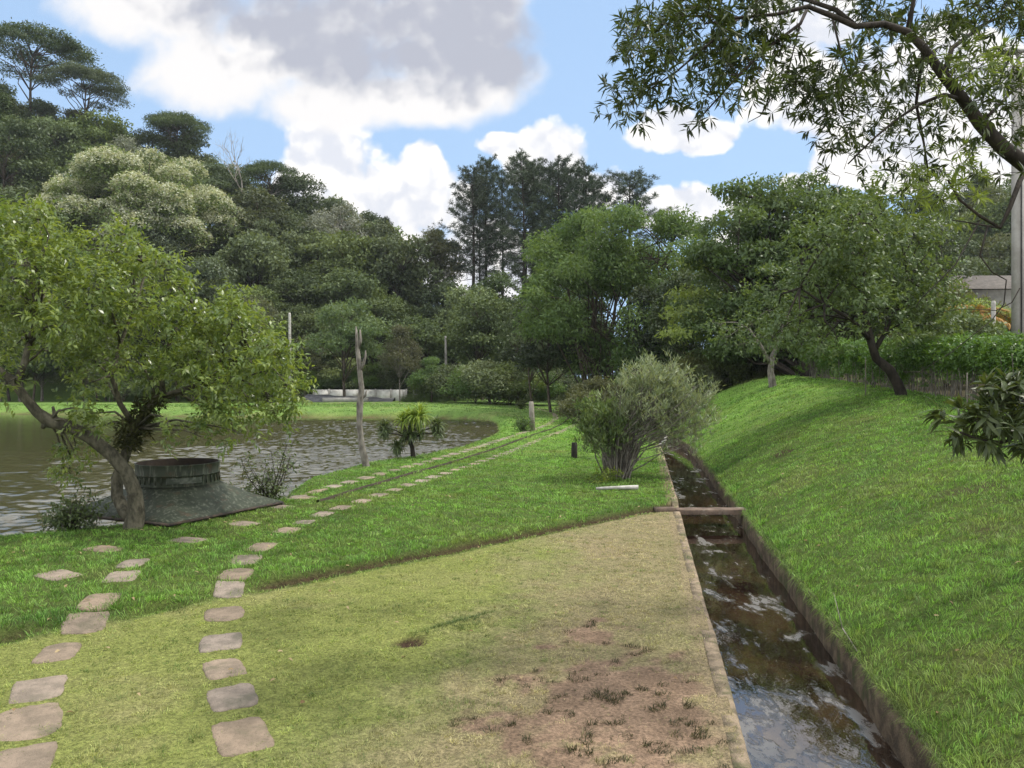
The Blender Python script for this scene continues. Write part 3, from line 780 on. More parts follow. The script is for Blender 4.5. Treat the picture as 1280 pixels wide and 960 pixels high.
    o = m.build('grass', mt, None, False, True); tag(o, 'short lawn grass of green and dried blades', 'grass', kind='stuff')
    print('grass blades', n)
def ledge_edge(X, Y):
    q = ledge_q(X, Y); return np.exp(-((q-.12)/.08)**2)*(Y < 20)
grass()

# ------------------------------------------------------------------ foliage kit
LM = dict(
    broad=leaf_mat('leaf_forest', (.044, .074, .026), (.160, .215, .075), .25, .55, .25, .40, .014),
    dark=leaf_mat('leaf_dark', (.030, .052, .022), (.100, .140, .054), .22, .5, .3, .40, .012),
    olive=leaf_mat('leaf_olive', (.062, .078, .036), (.165, .190, .090), .28, .6, .2, .25, .03),
    silver=leaf_mat('leaf_silver', (0.100, 0.120, 0.085), (0.260, 0.280, 0.220), .2, .6, .25, .1, .01),
    fresh=leaf_mat('leaf_fresh', (.070, .135, .040), (.135, .205, .065), .35, .5, .25, .15, .02),
    bamboo=leaf_mat('leaf_bamboo', (.055, .108, .034), (.150, .225, .075), .35, .5, .25, .05, .005),
    pine=leaf_mat('leaf_pine', (0.030, 0.051, 0.030), (0.068, 0.098, 0.054), .12, .6, .2, .15, .02),
    yellow=leaf_mat('leaf_yellow_green', (0.130, 0.200, 0.025), (0.240, 0.310, 0.045), .4, .5, .25, .05, .005),
    near=leaf_mat('leaf_near', (.078, .135, .042), (.235, .295, .072), .38, .34, .5, .0),
    mid=leaf_mat('leaf_mid', (.058, .100, .034), (.145, .200, .075), .33, .48, .35, .0),
    over=leaf_mat('leaf_overhang', (.030, .050, .020), (.085, .112, .036), .28, .45, .4, .0),
    willow=leaf_mat('leaf_greyish', (.13, .175, .090), (.30, .345, .215), .3, .5, .3, .0),
    strap=leaf_mat('leaf_strap', (0.13, 0.22, 0.035), (0.28, 0.36, 0.055), .35, .4, .4, .0),
    strapdark=leaf_mat('leaf_strap_dark', (0.055, 0.085, 0.035), (0.120, 0.160, 0.060), .25, .45, .35, .0),
    bushy=leaf_mat('leaf_bush', (.085, .135, .050), (.175, .235, .090), .3, .5, .3, .0),
    hedge=leaf_mat('leaf_hedge', (0.050, 0.115, 0.028), (0.135, 0.235, 0.045), .35, .42, .4, .0),
    blossom=leaf_mat('blossom_cream', (.40, .42, .31), (.58, .60, .48), .2, .8, .1, .0),
    drab=leaf_mat('leaf_drab', (0.055, 0.050, 0.030), (0.105, 0.095, 0.050), .2, .7, .15, .0),
    orange=leaf_mat('leaf_orange', (.26, .15, .05), (.40, .25, .09), .25, .7, .1, .0),
)
B_DARK = bark_mat('bark_dark', (.045, .035, .026), (.10, .082, .062))
B_GREY = bark_mat('bark_grey', (.085, .075, .062), (.25, .23, .195), 14)
B_PALE = bark_mat('bark_pale', (.22, .20, .17), (.40, .37, .32), 8)
B_MOSS = bark_mat('bark_mossy', (.032, .030, .020), (.125, .115, .082), 16, .45)
B_BLACK = bark_mat('bark_black', (.020, .017, .014), (.055, .046, .036), 10)
B_MOSSY = leaf_mat('epiphyte', (.025, .035, .014), (.075, .075, .03), .15, .7, .1, 0)

def puff_leaves(mb, rng, puffs, dens, L, W, jit=.6, lower=-.45, lump=.2, mat_=0, droop=.2, vlo=0., vhi=1., long=False):
    """leaves on the outside of overlapping clumps"""
    for (c, r) in puffs:
        c = np.asarray(c, float); r = np.asarray(r, float)
        area = 4*np.pi*np.mean(r)**2; n = max(8, int(dens*area/(L*W*.5)))
        u = rsphere(rng, n); u = u[(u[:, 2] > lower) | (rng.random(n) < .25)]; n = len(u)
        ph = rng.uniform(0, 6.28, 3)
        lum = 1+lump*(np.sin(u[:, 0]*4.5+ph[0])*np.sin(u[:, 1]*5+ph[1])+.6*np.sin(u[:, 2]*7+ph[2]+u[:, 0]*5))
        rad = lum*np.where(rng.random(n) < .72, rng.uniform(.80, 1.08, n), rng.uniform(.45, .9, n)); rad = np.where(rng.random(n) < .13, rng.uniform(1.0, 1.38, n), rad)
        p = c+u*r*rad[:, None]
        nr = unit(u/r*np.mean(r)+jit*rng.normal(size=(n, 3))+np.array([0, 0, .25]))
        d = unit(rng.normal(size=(n, 3))+u*.5-np.array([0, 0, droop]))
        cv = rng.uniform(0, .5)
        mb.leaves(p, d, nr, L*rng.uniform(.7, 1.3, n), W*rng.uniform(.7, 1.3, n), mat=mat_, var=np.clip(cv+rng.random(n)*.5, 0, 1)*(vhi-vlo)+vlo, long=long)

def dome(rng, n, Rr, Hh, zc, pr, low=-.35, fill=.25):
    out = []
    for i in range(n):
        u = rsphere(rng, 1)[0]
        while u[2] < low: u = rsphere(rng, 1)[0]
        k = 1.0 if rng.random() > fill else rng.uniform(.3, .8)
        c = np.array([u[0]*Rr*k, u[1]*Rr*k, zc+u[2]*Hh*k]); q = pr*rng.uniform(.65, 1.3)
        out.append((c, np.array([q*rng.uniform(.9, 1.2), q*rng.uniform(.9, 1.2), q*rng.uniform(.45, .8)])))
    return out

def limbs(mb, rng, trunk, puffs, r0, sides=5, every=1, sub=0, subr=.02, zmin=None):
    """branches from the trunk line to the clumps"""
    tp = np.asarray(trunk, float)
    for (c, r) in puffs[::every]:
        c = np.asarray(c)
        lowr = tp[:, 2] < c[2]-.15*np.linalg.norm(c-tp[-1])-.05
        cand = tp[lowr] if lowr.any() else tp[:1]
        if zmin is None:
            cand = cand[-max(1, len(cand)//2):]; a = cand[rng.integers(len(cand))]
        else:
            cand = tp[tp[:, 2] > zmin]; dd = np.linalg.norm(cand-c, axis=1)+.6*np.maximum(cand[:, 2]-c[2], 0); a = cand[np.argsort(dd)[rng.integers(2)]]
        m1 = a*.62+c*.38+np.array([0, 0, .10*np.linalg.norm(c-a)])+rng.normal(size=3)*.05*np.linalg.norm(c-a)
        m2 = a*.28+c*.72+np.array([0, 0, .06*np.linalg.norm(c-a)])+rng.normal(size=3)*.05*np.linalg.norm(c-a)
        mb.tube([a, m1, m2, c], [r0, r0*.75, r0*.5, r0*.22], sides)
        if sub:
            e = c+rsphere(rng, sub)*np.asarray(r)*rng.uniform(.5, .95, (sub, 1))
            mb.sticks(np.repeat(c[None], sub, 0)*.6+m2*.4, e, subr, subr*.3)

def sprays(mb, rng, puffs, ntw, nleaf, twl, L, W, droop=.35, mat_=0, wood=None, wr=.004, up=.2, rosette=False, vb=(0, 1), lower=-.8, fold=.12, curl=.12, long=False, jit=.45, inner=.4):
    """near foliage: short twigs set with leaves"""
    for (c, r) in puffs:
        c = np.asarray(c, float); r = np.asarray(r, float)
        n = max(3, int(ntw*np.mean(r)**2)); u = rsphere(rng, n)
        u = u[(u[:, 2] > lower) | (rng.random(n) < .3)]; n = len(u)
        o_ = c+u*r*rng.uniform(inner, 1., (n, 1))
        d = unit(u*.8+rng.normal(size=(n, 3))*.55+np.array([0, 0, up]))
        ln = twl*rng.uniform(.6, 1.3, n)[:, None]
        if wood is not None: wood.sticks(o_, o_+d*ln-np.array([0, 0, .12])*ln, wr, wr*.4)
        cv = rng.uniform(vb[0], vb[0]+(vb[1]-vb[0])*.5, n)
        for k in range(nleaf):
            t_ = (k+.6)/nleaf if not rosette else .72+.28*(k+.5)/nleaf
            p = o_+d*ln*t_-np.array([0, 0, .12])*ln*t_*t_
            side = unit(np.cross(d, rsphere(rng, n)))
            ld = unit(d*(.55 if not rosette else .45)+side*.85+rng.normal(size=(n, 3))*.2-np.array([0, 0, 1.])*droop)
            nr = unit(np.array([0, 0, 1.])+jit*rng.normal(size=(n, 3))+.35*u)
            mb.leaves(p, ld, nr, L*rng.uniform(.65, 1.25, n), W*rng.uniform(.75, 1.2, n), fold, curl, mat_, np.clip(cv+rng.random(n)*(vb[1]-vb[0])*.5, 0, 1), long)

# ------------------------------------------------------------------ forest prototypes
PROTO = {}
def proto(kind, seed, name, cat, leafm, bark, H, puffs, dens, L, W, trunk_r, extra=None, jit=.75, droop=.2, lump=.32, lower=-.45):
    rng = np.random.default_rng(seed)
    root = empty(name, (0, 0, 0), 'tree', cat)
    tb = MB(); bend = rng.normal(size=2)*.04*H
    tr = np.array([[bend[0]*math.sin(t_*3), bend[1]*math.sin(t_*2.4), t_*H*.85-1.5] for t_ in np.linspace(0, 1, 8)])
    tb.tube(tr, np.linspace(trunk_r, trunk_r*.3, 8), 6, wob=.08)
    limbs(tb, rng, tr, puffs, trunk_r*.35, 4)
    t_ = tb.build('trunk', bark, root)
    cb = MB(); puff_leaves(cb, rng, puffs, dens, L, W, jit, lower, lump, droop=droop)
    parts = [t_, cb.build('crown', leafm, root)]
    if extra:
        eb = MB(); extra(eb, rng); parts.append(eb.build('blossom', LM['blossom'], root))
    PROTO.setdefault(kind, []).append([root, parts, False, H])
    return root

def R_(s): return np.random.default_rng(s)
for i in range(4):
    H = (12, 14, 11, 13)[i]
    proto('broad', 10+i, 'forest_tree', 'tree', LM['broad'], B_DARK, H, dome(R_(10+i), 34, 3.6, H*.42, H*.60, 1.35), .85, .46, .25, .24)
for i in range(2):
    H = (13, 15)[i]
    proto('dark', 20+i, 'forest_tree', 'tree', LM['dark'], B_DARK, H, dome(R_(20+i), 30, 3.2, H*.44, H*.58, 1.3), .8, .44, .21, .22, lump=.34)
for i in range(2):
    proto('olive', 30+i, 'forest_tree', 'tree', LM['olive'], B_GREY, 10, dome(R_(30+i), 36, 3.4, 4.0, 6.2, 1.0), .7, .36, .16, .18, jit=.8)
for i in range(2):
    proto('fresh', 40+i, 'forest_tree', 'tree', LM['fresh'], B_DARK, 9, dome(R_(40+i), 22, 2.6, 3.4, 5.4, 1.1), .85, .28, .13, .18)
def layered(seed, n, Rr, z0, z1):
    r = R_(seed); out = []
    for i in range(n):
        a = r.uniform(0, 6.28); k = math.sqrt(r.uniform(.02, 1)); q = r.uniform(1.1, 2.0)
        out.append((np.array([math.cos(a)*k*Rr, math.sin(a)*k*Rr, z0+(z1-z0)*(1-k*k)*r.uniform(.75, 1)]), np.array([q*1.25, q*1.25, q*.32])))
    return out
for i in range(2):
    proto('umbrella', 50+i, 'umbrella_tree', 'tree', LM['dark'], B_DARK, 14, layered(50+i, 26, 6.5, 9.5, 14), .6, .30, .14, .24, lump=.15)
proto('silver', 60, 'silver_leaved_tree', 'tree', LM['silver'], B_PALE, 11, dome(R_(60), 30, 3.4, 4.0, 7.2, 1.0), .6, .34, .22, .2, jit=.5, lump=.3)
# cream flowering tree
fp = [(c_, np.array([np.mean(r_)*1.15]*2+[np.mean(r_)])) for c_, r_ in dome(R_(61), 84, 9.5, 9.0, 10.5, 1.75, low=-.4, fill=.12)]
def blossoms(mb, rng):
    for c, r in fp:
        n = int(170*np.mean(r)**2); u = rsphere(rng, n); u = u[u[:, 2] > .0]; n = len(u)
        # small heads of flowers, each a bunch of petals
        hd = c+u*r*rng.uniform(1.0, 1.1, (n, 1)); hd = np.repeat(hd[rng.random(n) < .48], 7, 0); m_ = len(hd)
        p = hd+rng.normal(size=(m_, 3))*.16
        mb.leaves(p, rsphere(rng, m_), unit(rsphere(rng, m_)+np.array([0, 0, 1.2])), .26, .17)
proto('flower', 61, 'flowering_tree', 'tree', LM['broad'], B_DARK, 18, fp, .62, .36, .18, .4, extra=blossoms)
# bushes of the forest edge
for i in range(3):
    proto('shrub', 70+i, 'forest_shrub', 'shrub', (LM['broad'], LM['olive'], LM['fresh'])[i], B_DARK, 3.6, dome(R_(70+i), 20, 1.9, 1.5, 1.7, .75, low=-.6), .75, .20, .10, .06, jit=.8)

def pine(seed, H, lo):
    rng = np.random.default_rng(seed); root = empty('pine_tree', (0, 0, 0), 'pine', 'pine tree')
    tb = MB(); cb = MB()
    bx, by = rng.normal(size=2)*.35
    f = lambda z: np.array([bx*math.sin(z/H*2.6), by*math.sin(z/H*2.1), z])
    tb.tube([f(z) for z in np.linspace(-1.5, H*.99, 12)], np.linspace(.34, .05, 12), 6, wob=.05)
    nb = 74
    for i in range(nb):
        h = lo+(1-lo)*(i/nb)**.85; z = H*h; a = i*2.4+rng.uniform(-.5, .5)
        top = (h-lo)/(1-lo)
        ln = (1.3+2.6*math.sin(min(1, (1.04-top)*1.35)*1.5))*rng.uniform(.55, 1.2)*H/28
        if rng.random() < .18*(1-top): ln *= .5
        o_ = f(z); dr = np.array([math.cos(a), math.sin(a), .10+.45*top])
        e = o_+dr*ln; mid = o_*.5+e*.5-np.array([0, 0, .06*ln])
        tb.tube([o_, mid, e+np.array([0, 0, .10*ln])], [.055, .035, .012], 3, caps=False)
        nt_ = int(8+13*ln/3*(.7+top*.7))
        t_ = rng.uniform(.35, 1.05, nt_)[:, None]
        cc = o_+dr*ln*t_+rng.normal(size=(nt_, 3))*np.array([.22, .22, .14])*(.4+.25*ln); cc[:, 2] += .10*ln*t_[:, 0]
        c = np.repeat(cc, 13, 0); m = len(c)
        d = unit(rsphere(rng, m)+np.array([0, 0, .35])+.4*dr)
        cb.leaves(c, d, rsphere(rng, m), .50*rng.uniform(.6, 1.2, m), .05, .1, .15)
    parts = [tb.build('trunk', B_BLACK, root), cb.build('crown', LM['pine'], root)]
    return [root, parts, False, H]

def place(entry, loc, rz, scale, label, group=None):
    root, parts, used, H = entry
    sc_ = scale if isinstance(scale, (tuple, list)) else (scale,)*3
    if not used:
        entry[2] = True; root.location = [float(x) for x in loc]; root.rotation_euler = (0, 0, rz); root.scale = sc_
        root['label'] = label
        if group: root['group'] = group
        return root
    return copy_thing(root, parts, loc, rz, sc_, label, group)

# ---- wooded hill
rng = np.random.default_rng(77)
DESC = dict(broad='rounded mid green tree', dark='dark dense tree', olive='dull olive tree', fresh='bright green tree', umbrella='flat topped tree')
def zone(u):
    if u < 60: return 'at the far left of the wooded hill'
    if u < 290: return 'around the cream flowering tree on the hill'
    if u < 420: return 'on the hill above the green tree by the hopper'
    if u < 560: return 'on the wooded slope behind the low white wall'
    if u < 760: return 'in the wood below the tall pines'
    return 'on the far hill behind the right hand trees'
pts = []
def try_place(n, x0, x1, y0, y1, dmin, cond):
    c = 0
    for _ in range(n):
        x = rng.uniform(x0, x1); y = rng.uniform(y0, y1)
        if not cond(x, y): continue
        if all((x-a)**2+(y-b)**2 > dmin**2 for a, b, *_ in pts): pts.append((x, y)); c += 1
    return c
uof = lambda x, y: 640+x/y*F
pts.append((-50.5, 106)); n_keep = len(pts)
try_place(5000, -105, 14, 86, 134, 4.1, lambda x, y: -60 < uof(x, y) < 700 and not (abs(uof(x, y)-180) < 125 and 97 < y < 118) and not (uof(x, y) > 515 and y > 104))
hill_pts = pts[n_keep:]
for x, y in hill_pts:
    u = uof(x, y); z = gz(x, y)
    r = rng.random()
    kind = 'broad' if r < .44 else 'dark' if r < .62 else 'olive' if r < .80 else 'fresh' if r < .92 else 'umbrella'
    if kind == 'umbrella' and y < 115: kind = 'broad'
    e = PROTO[kind][rng.integers(len(PROTO[kind]))]
    s = rng.uniform(.72, 1.14)
    if y < 92: s *= .85
    if u > 505: s *= .78
    lb = f"{DESC[kind]} {zone(u)}"
    place(e, (x, y, z), rng.uniform(0, 6.28), (s*rng.uniform(.9, 1.15), s*rng.uniform(.9, 1.15), s), lb, f"{DESC[kind]}s {zone(u)}".replace('trees', 'trees'))
place(PROTO['flower'][0], (-50.5, 106, gz(-50.5, 106)-1.5), .3, (1.15, 1.15, .98), 'huge spreading hillside tree dotted all over with cream blossom')
for u, v_top, Y, sc_, lb in ((40, 38, 128, (1.35, 1.35, 1.15), 'large flat topped dark tree on the skyline at the far left'), (105, 85, 127, (1.0, 1.0, 1.0), 'smaller flat topped tree leaning out below the largest one on the skyline'),
                             (222, 138, 130, (.75, .75, .9), 'flat topped dark tree on the skyline above the flowering tree'), (338, 198, 122, (.62, .62, .8), 'small round headed lone tree on the skyline right of the bare tree')):
    p = at(u, v_top, Y); place(PROTO['umbrella'][0 if u < 200 else 1], (p[0], p[1], p[2]-14*sc_[2]), rng.uniform(0, 6), sc_, lb)
for u, v_top, Y, sc_, lb in ((425, 258, 118, 1.05, 'silvery grey leaved tree on the skyline right of the big white cloud base'), (398, 275, 112, .8, 'smaller silvery tree left below the silver grey one'), (160, 175, 120, .8, 'pale silvery treetop just above the flowering tree')):
    p = at(u, v_top, Y); place(PROTO['silver'][0], (p[0], p[1], p[2]-11.5*sc_), rng.uniform(0, 6), sc_, lb)
# mimosa-like crown behind the dead trunk, tall young trees at the wood's edge
p = at(434, 374, 80); place(PROTO['fresh'][0], (p[0], p[1], .3), .4, (1.1, 1.1, 1.15), 'bright green tree with a rounded crown right behind the dead trunk')
p = at(500, 425, 78); place(PROTO['olive'][0], (p[0], p[1], .3), 1.4, (.5, .5, .72), 'slim pale young tree standing right of the dead trunk')
p = at(538, 455, 77); place(PROTO['fresh'][1], (p[0], p[1], .3), 2.4, (.62, .62, .5), 'low bright green bushy tree beside the concrete pillars')
p = at(605, 400, 84); place(PROTO['broad'][1], (p[0], p[1], .3), 2.0, (.8, .8, .8), 'mid green tree at the wood edge left of the tall trunk')

def bare_tree(p, H, label, seed, r=.16, spread=.55):
    rg = np.random.default_rng(seed); root = empty('bare_tree', p, label, 'tree'); mb = MB()
    def grow(o_, d, ln, rad, lev):
        d = unit(d); e = o_+d*ln; m_ = (o_+e)/2+rg.normal(size=3)*ln*.06
        mb.tube([o_, m_, e], [rad, rad*.8, rad*.6], 5 if lev < 2 else 3, caps=False)
        if lev >= 4: return
        for k in range(3 if lev else 4):
            grow(e if k < 2 else m_, d+rg.normal(size=3)*spread+np.array([0, 0, .15]), ln*rg.uniform(.55, .8), rad*.55, lev+1)
    grow(np.zeros(3), np.array([.05, 0, 1.]), H*.36, r, 0)
    mb.build('trunk', B_PALE, root); return root
p = at(300, 215, 120); bare_tree((p[0], p[1], p[2]-6), 13, 'leafless pale tree on the skyline between dark trees', 3, .2)
p = at(478, 300, 118)
e = pine(94, 15, .35); place(e, (p[0]+8, p[1], at(550, 292, 118)[2]-15), 0, 1, 'thin pale conifer on the ridge left of the tall pines')
place(e, (at(482, 270, 122)[0], 122, at(482, 275, 122)[2]-15), 2, (.9, .9, 1), 'slim conifer poking above the ridge right of the silvery tree')

# ---- pines
pe = [pine(90, 28, .46), pine(91, 28, .50), pine(92, 28, .42)]
PINES = [(586, 215, 100, 'leftmost tall pine with wide thin lower branches', 1.1), (609, 204, 104, 'slender tall pine second from the left of the row', .8), (645, 199, 99, 'tallest fullest pine of the row with a dense dark top', 1.12),
         (670, 208, 103, 'slender pine just right of the tallest one', .75), (696, 206, 100, 'dense tall pine in the middle right of the row', 1.0), (716, 214, 105, 'pine with a bare lower trunk right of the middle of the row', .85),
         (731, 211, 101, 'rightmost pine of the close row', .9), (788, 222, 104, 'broad round headed pine standing apart right of the row', 1.35), (627, 216, 108, 'half hidden pine behind the tallest one', .8),
         (598, 226, 107, 'thin pine filling the gap right of the leftmost one', .75), (658, 212, 106, 'thin pine close behind the tallest one on its right', .75), (684, 214, 106, 'narrow pine left of the dense middle one', .75), (746, 226, 106, 'lower pine between the close row and the broad one', .85)]
for i, (u, v, Y, lb, wdt) in enumerate(PINES):
    p = at(u, v, Y); zb = gz(p[0], p[1]); hh = (p[2]-zb)/28
    place(pe[i % 3], (p[0], p[1], zb), i*1.3, (wdt*hh*1.0, wdt*hh*1.0, hh), lb, 'tall pines above the wood')
# airy tree left of the pines
p = at(545, 292, 104); place(PROTO['olive'][1], (p[0], p[1], p[2]-10.4), 2.0, (.95, .95, 1.0), 'airy greyish tree on the skyline left of the pines')
p = at(575, 330, 101); place(PROTO['dark'][0], (p[0], p[1], p[2]-15), 1.0, (.8, .8, 1), 'dark tree tucked under the leftmost pine')
for u, v, Y, k, s, lb in ((625, 350, 95, 'dark', .95, 'dark tree right under the tallest pine'), (680, 350, 96, 'dark', .95, 'dark leafy tree under the right hand pines'), (655, 385, 90, 'broad', .85, 'green tree in the shade below the pines'),
                       (590, 360, 92, 'broad', .85, 'green tree below the leftmost pine'), (560, 362, 97, 'dark', .9, 'dark tree left of the pine row foot'), (720, 350, 92, 'dark', 1.0, 'dark tree between the pines and the bamboo')):
    p = at(u, v, Y); place(PROTO[k][1], (p[0], p[1], p[2]-PROTO[k][1][3]*1.02*s), u*.1, (s, s, s), lb)

# shrubs along the wood's foot behind the pond
for i in range(44):
    u = rng.uniform(150, 735); Y = rng.uniform(78, 88)
    if 385 < u < 545 and Y < 86: Y = rng.uniform(86, 90)
    x = (u-640)/F*Y; k = rng.integers(3); s = rng.uniform(.7, 1.25)
    if u > 570: Y = rng.uniform(70, 80); x = (u-640)/F*Y
    place(PROTO['shrub'][k], (x, Y, gz(x, Y)-.2), rng.uniform(0, 6), (s*1.1, s*1.1, s), f"{('mid green', 'olive', 'bright green')[k]} shrub at the foot of the wood {'left of the white wall' if u < 390 else 'behind the white wall' if u < 560 else 'behind the leaning white post'}",
          f"{('mid green', 'olive', 'bright green')[k]} shrubs at the foot of the wood")
for i in range(26):     # far left edge of wood, seen below the near crown
    u = rng.uniform(-60, 380); Y = rng.uniform(80, 86); x = (u-640)/F*Y; k = ('broad', 'olive')[i % 2]
    e = PROTO[k][i % 2]; s = rng.uniform(.45, .75)
    place(e, (x, Y, gz(x, Y)), rng.uniform(0, 6), s, f"{'mid green' if k == 'broad' else 'pale olive'} small tree edging the far lawn left of the low white wall", 'small trees edging the far lawn')

# ---- right: far hill trees
pts = []
try_place(700, 40, 120, 92, 150, 6.5, lambda x, y: 900 < uof(x, y) < 1400)
for x, y in pts:
    k = ('broad', 'broad', 'dark', 'olive')[rng.integers(4)]; e = PROTO[k][rng.integers(len(PROTO[k]))]; s = rng.uniform(.8, 1.2)
    place(e, (x, y, gz(x, y)), rng.uniform(0, 6), s, f"{DESC[k]} {zone(uof(x, y))}", f"{DESC[k]}s {zone(uof(x, y))}")
for i in range(26):
    u = rng.uniform(830, 1330); Y = rng.uniform(50, 80); x = (u-640)/F*Y; k = ('broad', 'dark', 'olive')[i % 3]; e = PROTO[k][i % 2]; s = rng.uniform(.6, .85)
    place(e, (x, Y, gz(x, Y)), rng.uniform(0, 6), s, f"{DESC[k]} in the deep shade behind the right hand trees", f"{DESC[k]}s behind the right hand trees")

# ------------------------------------------------------------------ big trees of the middle ground
def big_tree(name, base, label, cat, leafm, bark, trunk, tr, puffs, leafkw, seed, limb_r=.1, sub=6, twig=None, zmin=None):
    rg = np.random.default_rng(seed); base = np.asarray(base, float)
    root = empty(name, base, label, cat)
    tb = MB()
    lines = []
    for ln, r_ in zip(trunk, tr):
        ln = np.asarray(ln, float)-base; lines.append(ln); tb.tube(ln, r_, 9, wob=.05, seed=seed)
    P = [(np.asarray(c, float)-base, np.asarray(r)) for c, r in puffs]
    if limb_r: limbs(tb, rg, np.concatenate(lines), P, limb_r, 5, 1, sub, limb_r*.2, zmin)
    cb = MB(); wood = MB()
    for fn, kw in leafkw: fn(cb, rg, P, **kw)
    if callable(twig): twig(tb, cb, rg, P)
    t_ = tb.build('trunk', bark, root, True); c_ = cb.build('crown', leafm, root)
    return root, t_, c_

# feathery bamboo-like tree, Y ~ 55
rg = np.random.default_rng(5)
Yb = 55
pf = []
for (u, v, r) in [(690, 330, 42), (730, 300, 40), (770, 290, 38), (815, 295, 34), (850, 310, 34), (700, 380, 44), (745, 360, 50), (795, 350, 50), (840, 360, 42), (680, 350, 30), (665, 375, 22), (760, 410, 52), (810, 410, 48),
                  (720, 425, 36), (850, 420, 36), (780, 455, 40), (740, 462, 30), (715, 290, 24), (785, 270, 26), (740, 278, 22), (830, 270, 20), (865, 290, 16), (880, 330, 24), (690, 400, 26), (800, 455, 36), (835, 450, 36), (720, 335, 32), (770, 330, 40), (815, 325, 32), (870, 380, 30)]:
    dY = rg.uniform(-4, 4); p = at(u, v, Yb+dY)
    for k in range(3):
        q = r/F*Yb*rg.uniform(.42, .7); pf.append((p+rg.normal(size=3)*r/F*Yb*np.array([.5, .8, .42]), np.array([q, q, q*.8])))
bz = gz(6.2, 55)
bam_tr = [[(6.2+dx*.2, 55+dy, bz-.3), (6.2+dx*.6, 55+dy, bz+4), (6.2+dx, 55+dy, bz+9)] for dx, dy in ((-2.2, 0), (1.4, .6), (4.2, -.5), (-.3, 1.2), (6.5, .8))]
big_tree('feathery_tree', (6.2, 55, bz), 'wide fresh green feathery tree below the pines, right of centre', 'tree', LM['bamboo'], B_DARK, bam_tr, [[.22, .16, .08]]*5, pf,
         [(puff_leaves, dict(dens=.85, L=.34, W=.105, jit=.9, lower=-.6, lump=.3, droop=.7))], 6, .07, 3)
# thin arching culms at its right edge
# dark shaded tree at its left foot
p = at(690, 410, 58); place(PROTO['dark'][0], (p[0], p[1], gz(p[0], p[1])), .7, (.62, .62, .62), 'dark shaded tree at the left foot of the feathery tree')
for u, Y, s, lb in ((668, 66, .55, 'dark tree in the shade left of the feathery tree'), (650, 72, .6, 'dark green tree behind the weathered post'), (735, 60, .55, 'dark tree trunk and crown under the feathery tree'), (800, 50, .5, 'dark tree in the shade behind the willow like bush'), (860, 47, .5, 'dark tree at the left foot of the big layered tree')):
    x = (u-640)/F*Y; place(PROTO['dark'][1], (x, Y, gz(x, Y)), u, (s, s, s), lb)

# big dark layered tree, Y ~ 40, with yellowish left flank
rg = np.random.default_rng(8); Yl = 40; pf = []; pfy = []
for (u, v, rx) in [(985, 265, 60), (930, 275, 50), (1030, 262, 50), (900, 300, 46), (960, 300, 60), (1020, 300, 55), (880, 335, 44), (935, 335, 56), (990, 335, 60), (870, 370, 44), (915, 375, 56), (970, 375, 60), (1030, 360, 60), (865, 405, 40), (905, 415, 52),
                   (960, 415, 56), (1015, 410, 56), (890, 445, 40), (935, 450, 46), (985, 448, 40), (1060, 300, 50), (1080, 340, 55), (1070, 380, 50), (1010, 250, 40), (1070, 262, 44), (950, 258, 36), (1110, 275, 40)]:
    for k in range(4):
        Y = Yl+rg.uniform(-3.5, 4); p = at(u+rg.normal()*rx*.45, v+rg.normal()*rx*.28, Y); q = rx/F*Yl*rg.uniform(.42, .72)
        (pfy if (u < 885 and rg.random() < .75) else pf).append((p, np.array([q, q, q*.38])))
bx_, by_ = 14.6, 37.6; bz = gz(bx_, by_)
root, t_, c_ = big_tree('layered_tree', (bx_, by_, bz), 'large dark tree with foliage in flat layers above the top of the bank', 'tree', LM['mid'], B_BLACK,
         [[(bx_, by_, bz-.4), (bx_-.1, by_, bz+1.2), (bx_+.3, by_+.3, bz+3), (14.5, 40, 8), (14.5, 40.5, 10.5)], [(bx_-.1, by_, bz+1.0), (bx_-1.5, by_+.6, bz+3), (12, 40, 7.5)]], [[.62, .45, .36, .2, .08], [.35, .25, .1]], pf,
         [(puff_leaves, dict(dens=1.0, L=.24, W=.12, jit=.5, lower=-.35, lump=.2, droop=.15, vhi=.62))], 9, .12, 3)
yb = MB(); b0 = np.array([bx_, by_, bz]); puff_leaves(yb, np.random.default_rng(3), [(c-b0, r) for c, r in pfy], .7, .25, .12, .5, -.4, .2)
yo = yb.build('young_foliage', LM['yellow'], root); yo['label'] = 'yellow green young foliage on the left side of the crown'

# two trees with pale leaning trunks at the top of the bank
def mid_tree(base, label, trunk, tr, spots, Y0, seed, L=.155, W=.07, ntw=110, leafm=None, yj=1.6, bark=None):
    rg = np.random.default_rng(seed); pf = []
    for (u, v, r) in spots:
        for k in range(2):
            p = at(u, v, Y0+rg.uniform(-yj, yj))+rg.normal(size=3)*r/F*Y0*np.array([.35, 0, .35]); q = r/F*Y0*rg.uniform(.7, 1.05); pf.append((p, np.array([q, q, q*.8])))
    return big_tree('spreading_tree', base, label, 'tree', leafm or LM['mid'], bark or B_BLACK, trunk, tr, pf,
             [(sprays, dict(ntw=ntw, nleaf=8, twl=.42, L=L, W=W, droop=.35, lower=-.7))], seed, .034, 7, zmin=1.7)
Yt = 22; b = at(1127, 500, Yt); b[2] = gz(b[0], b[1])
T = lambda u, v, dy=0: at(u, v, Yt+dy)
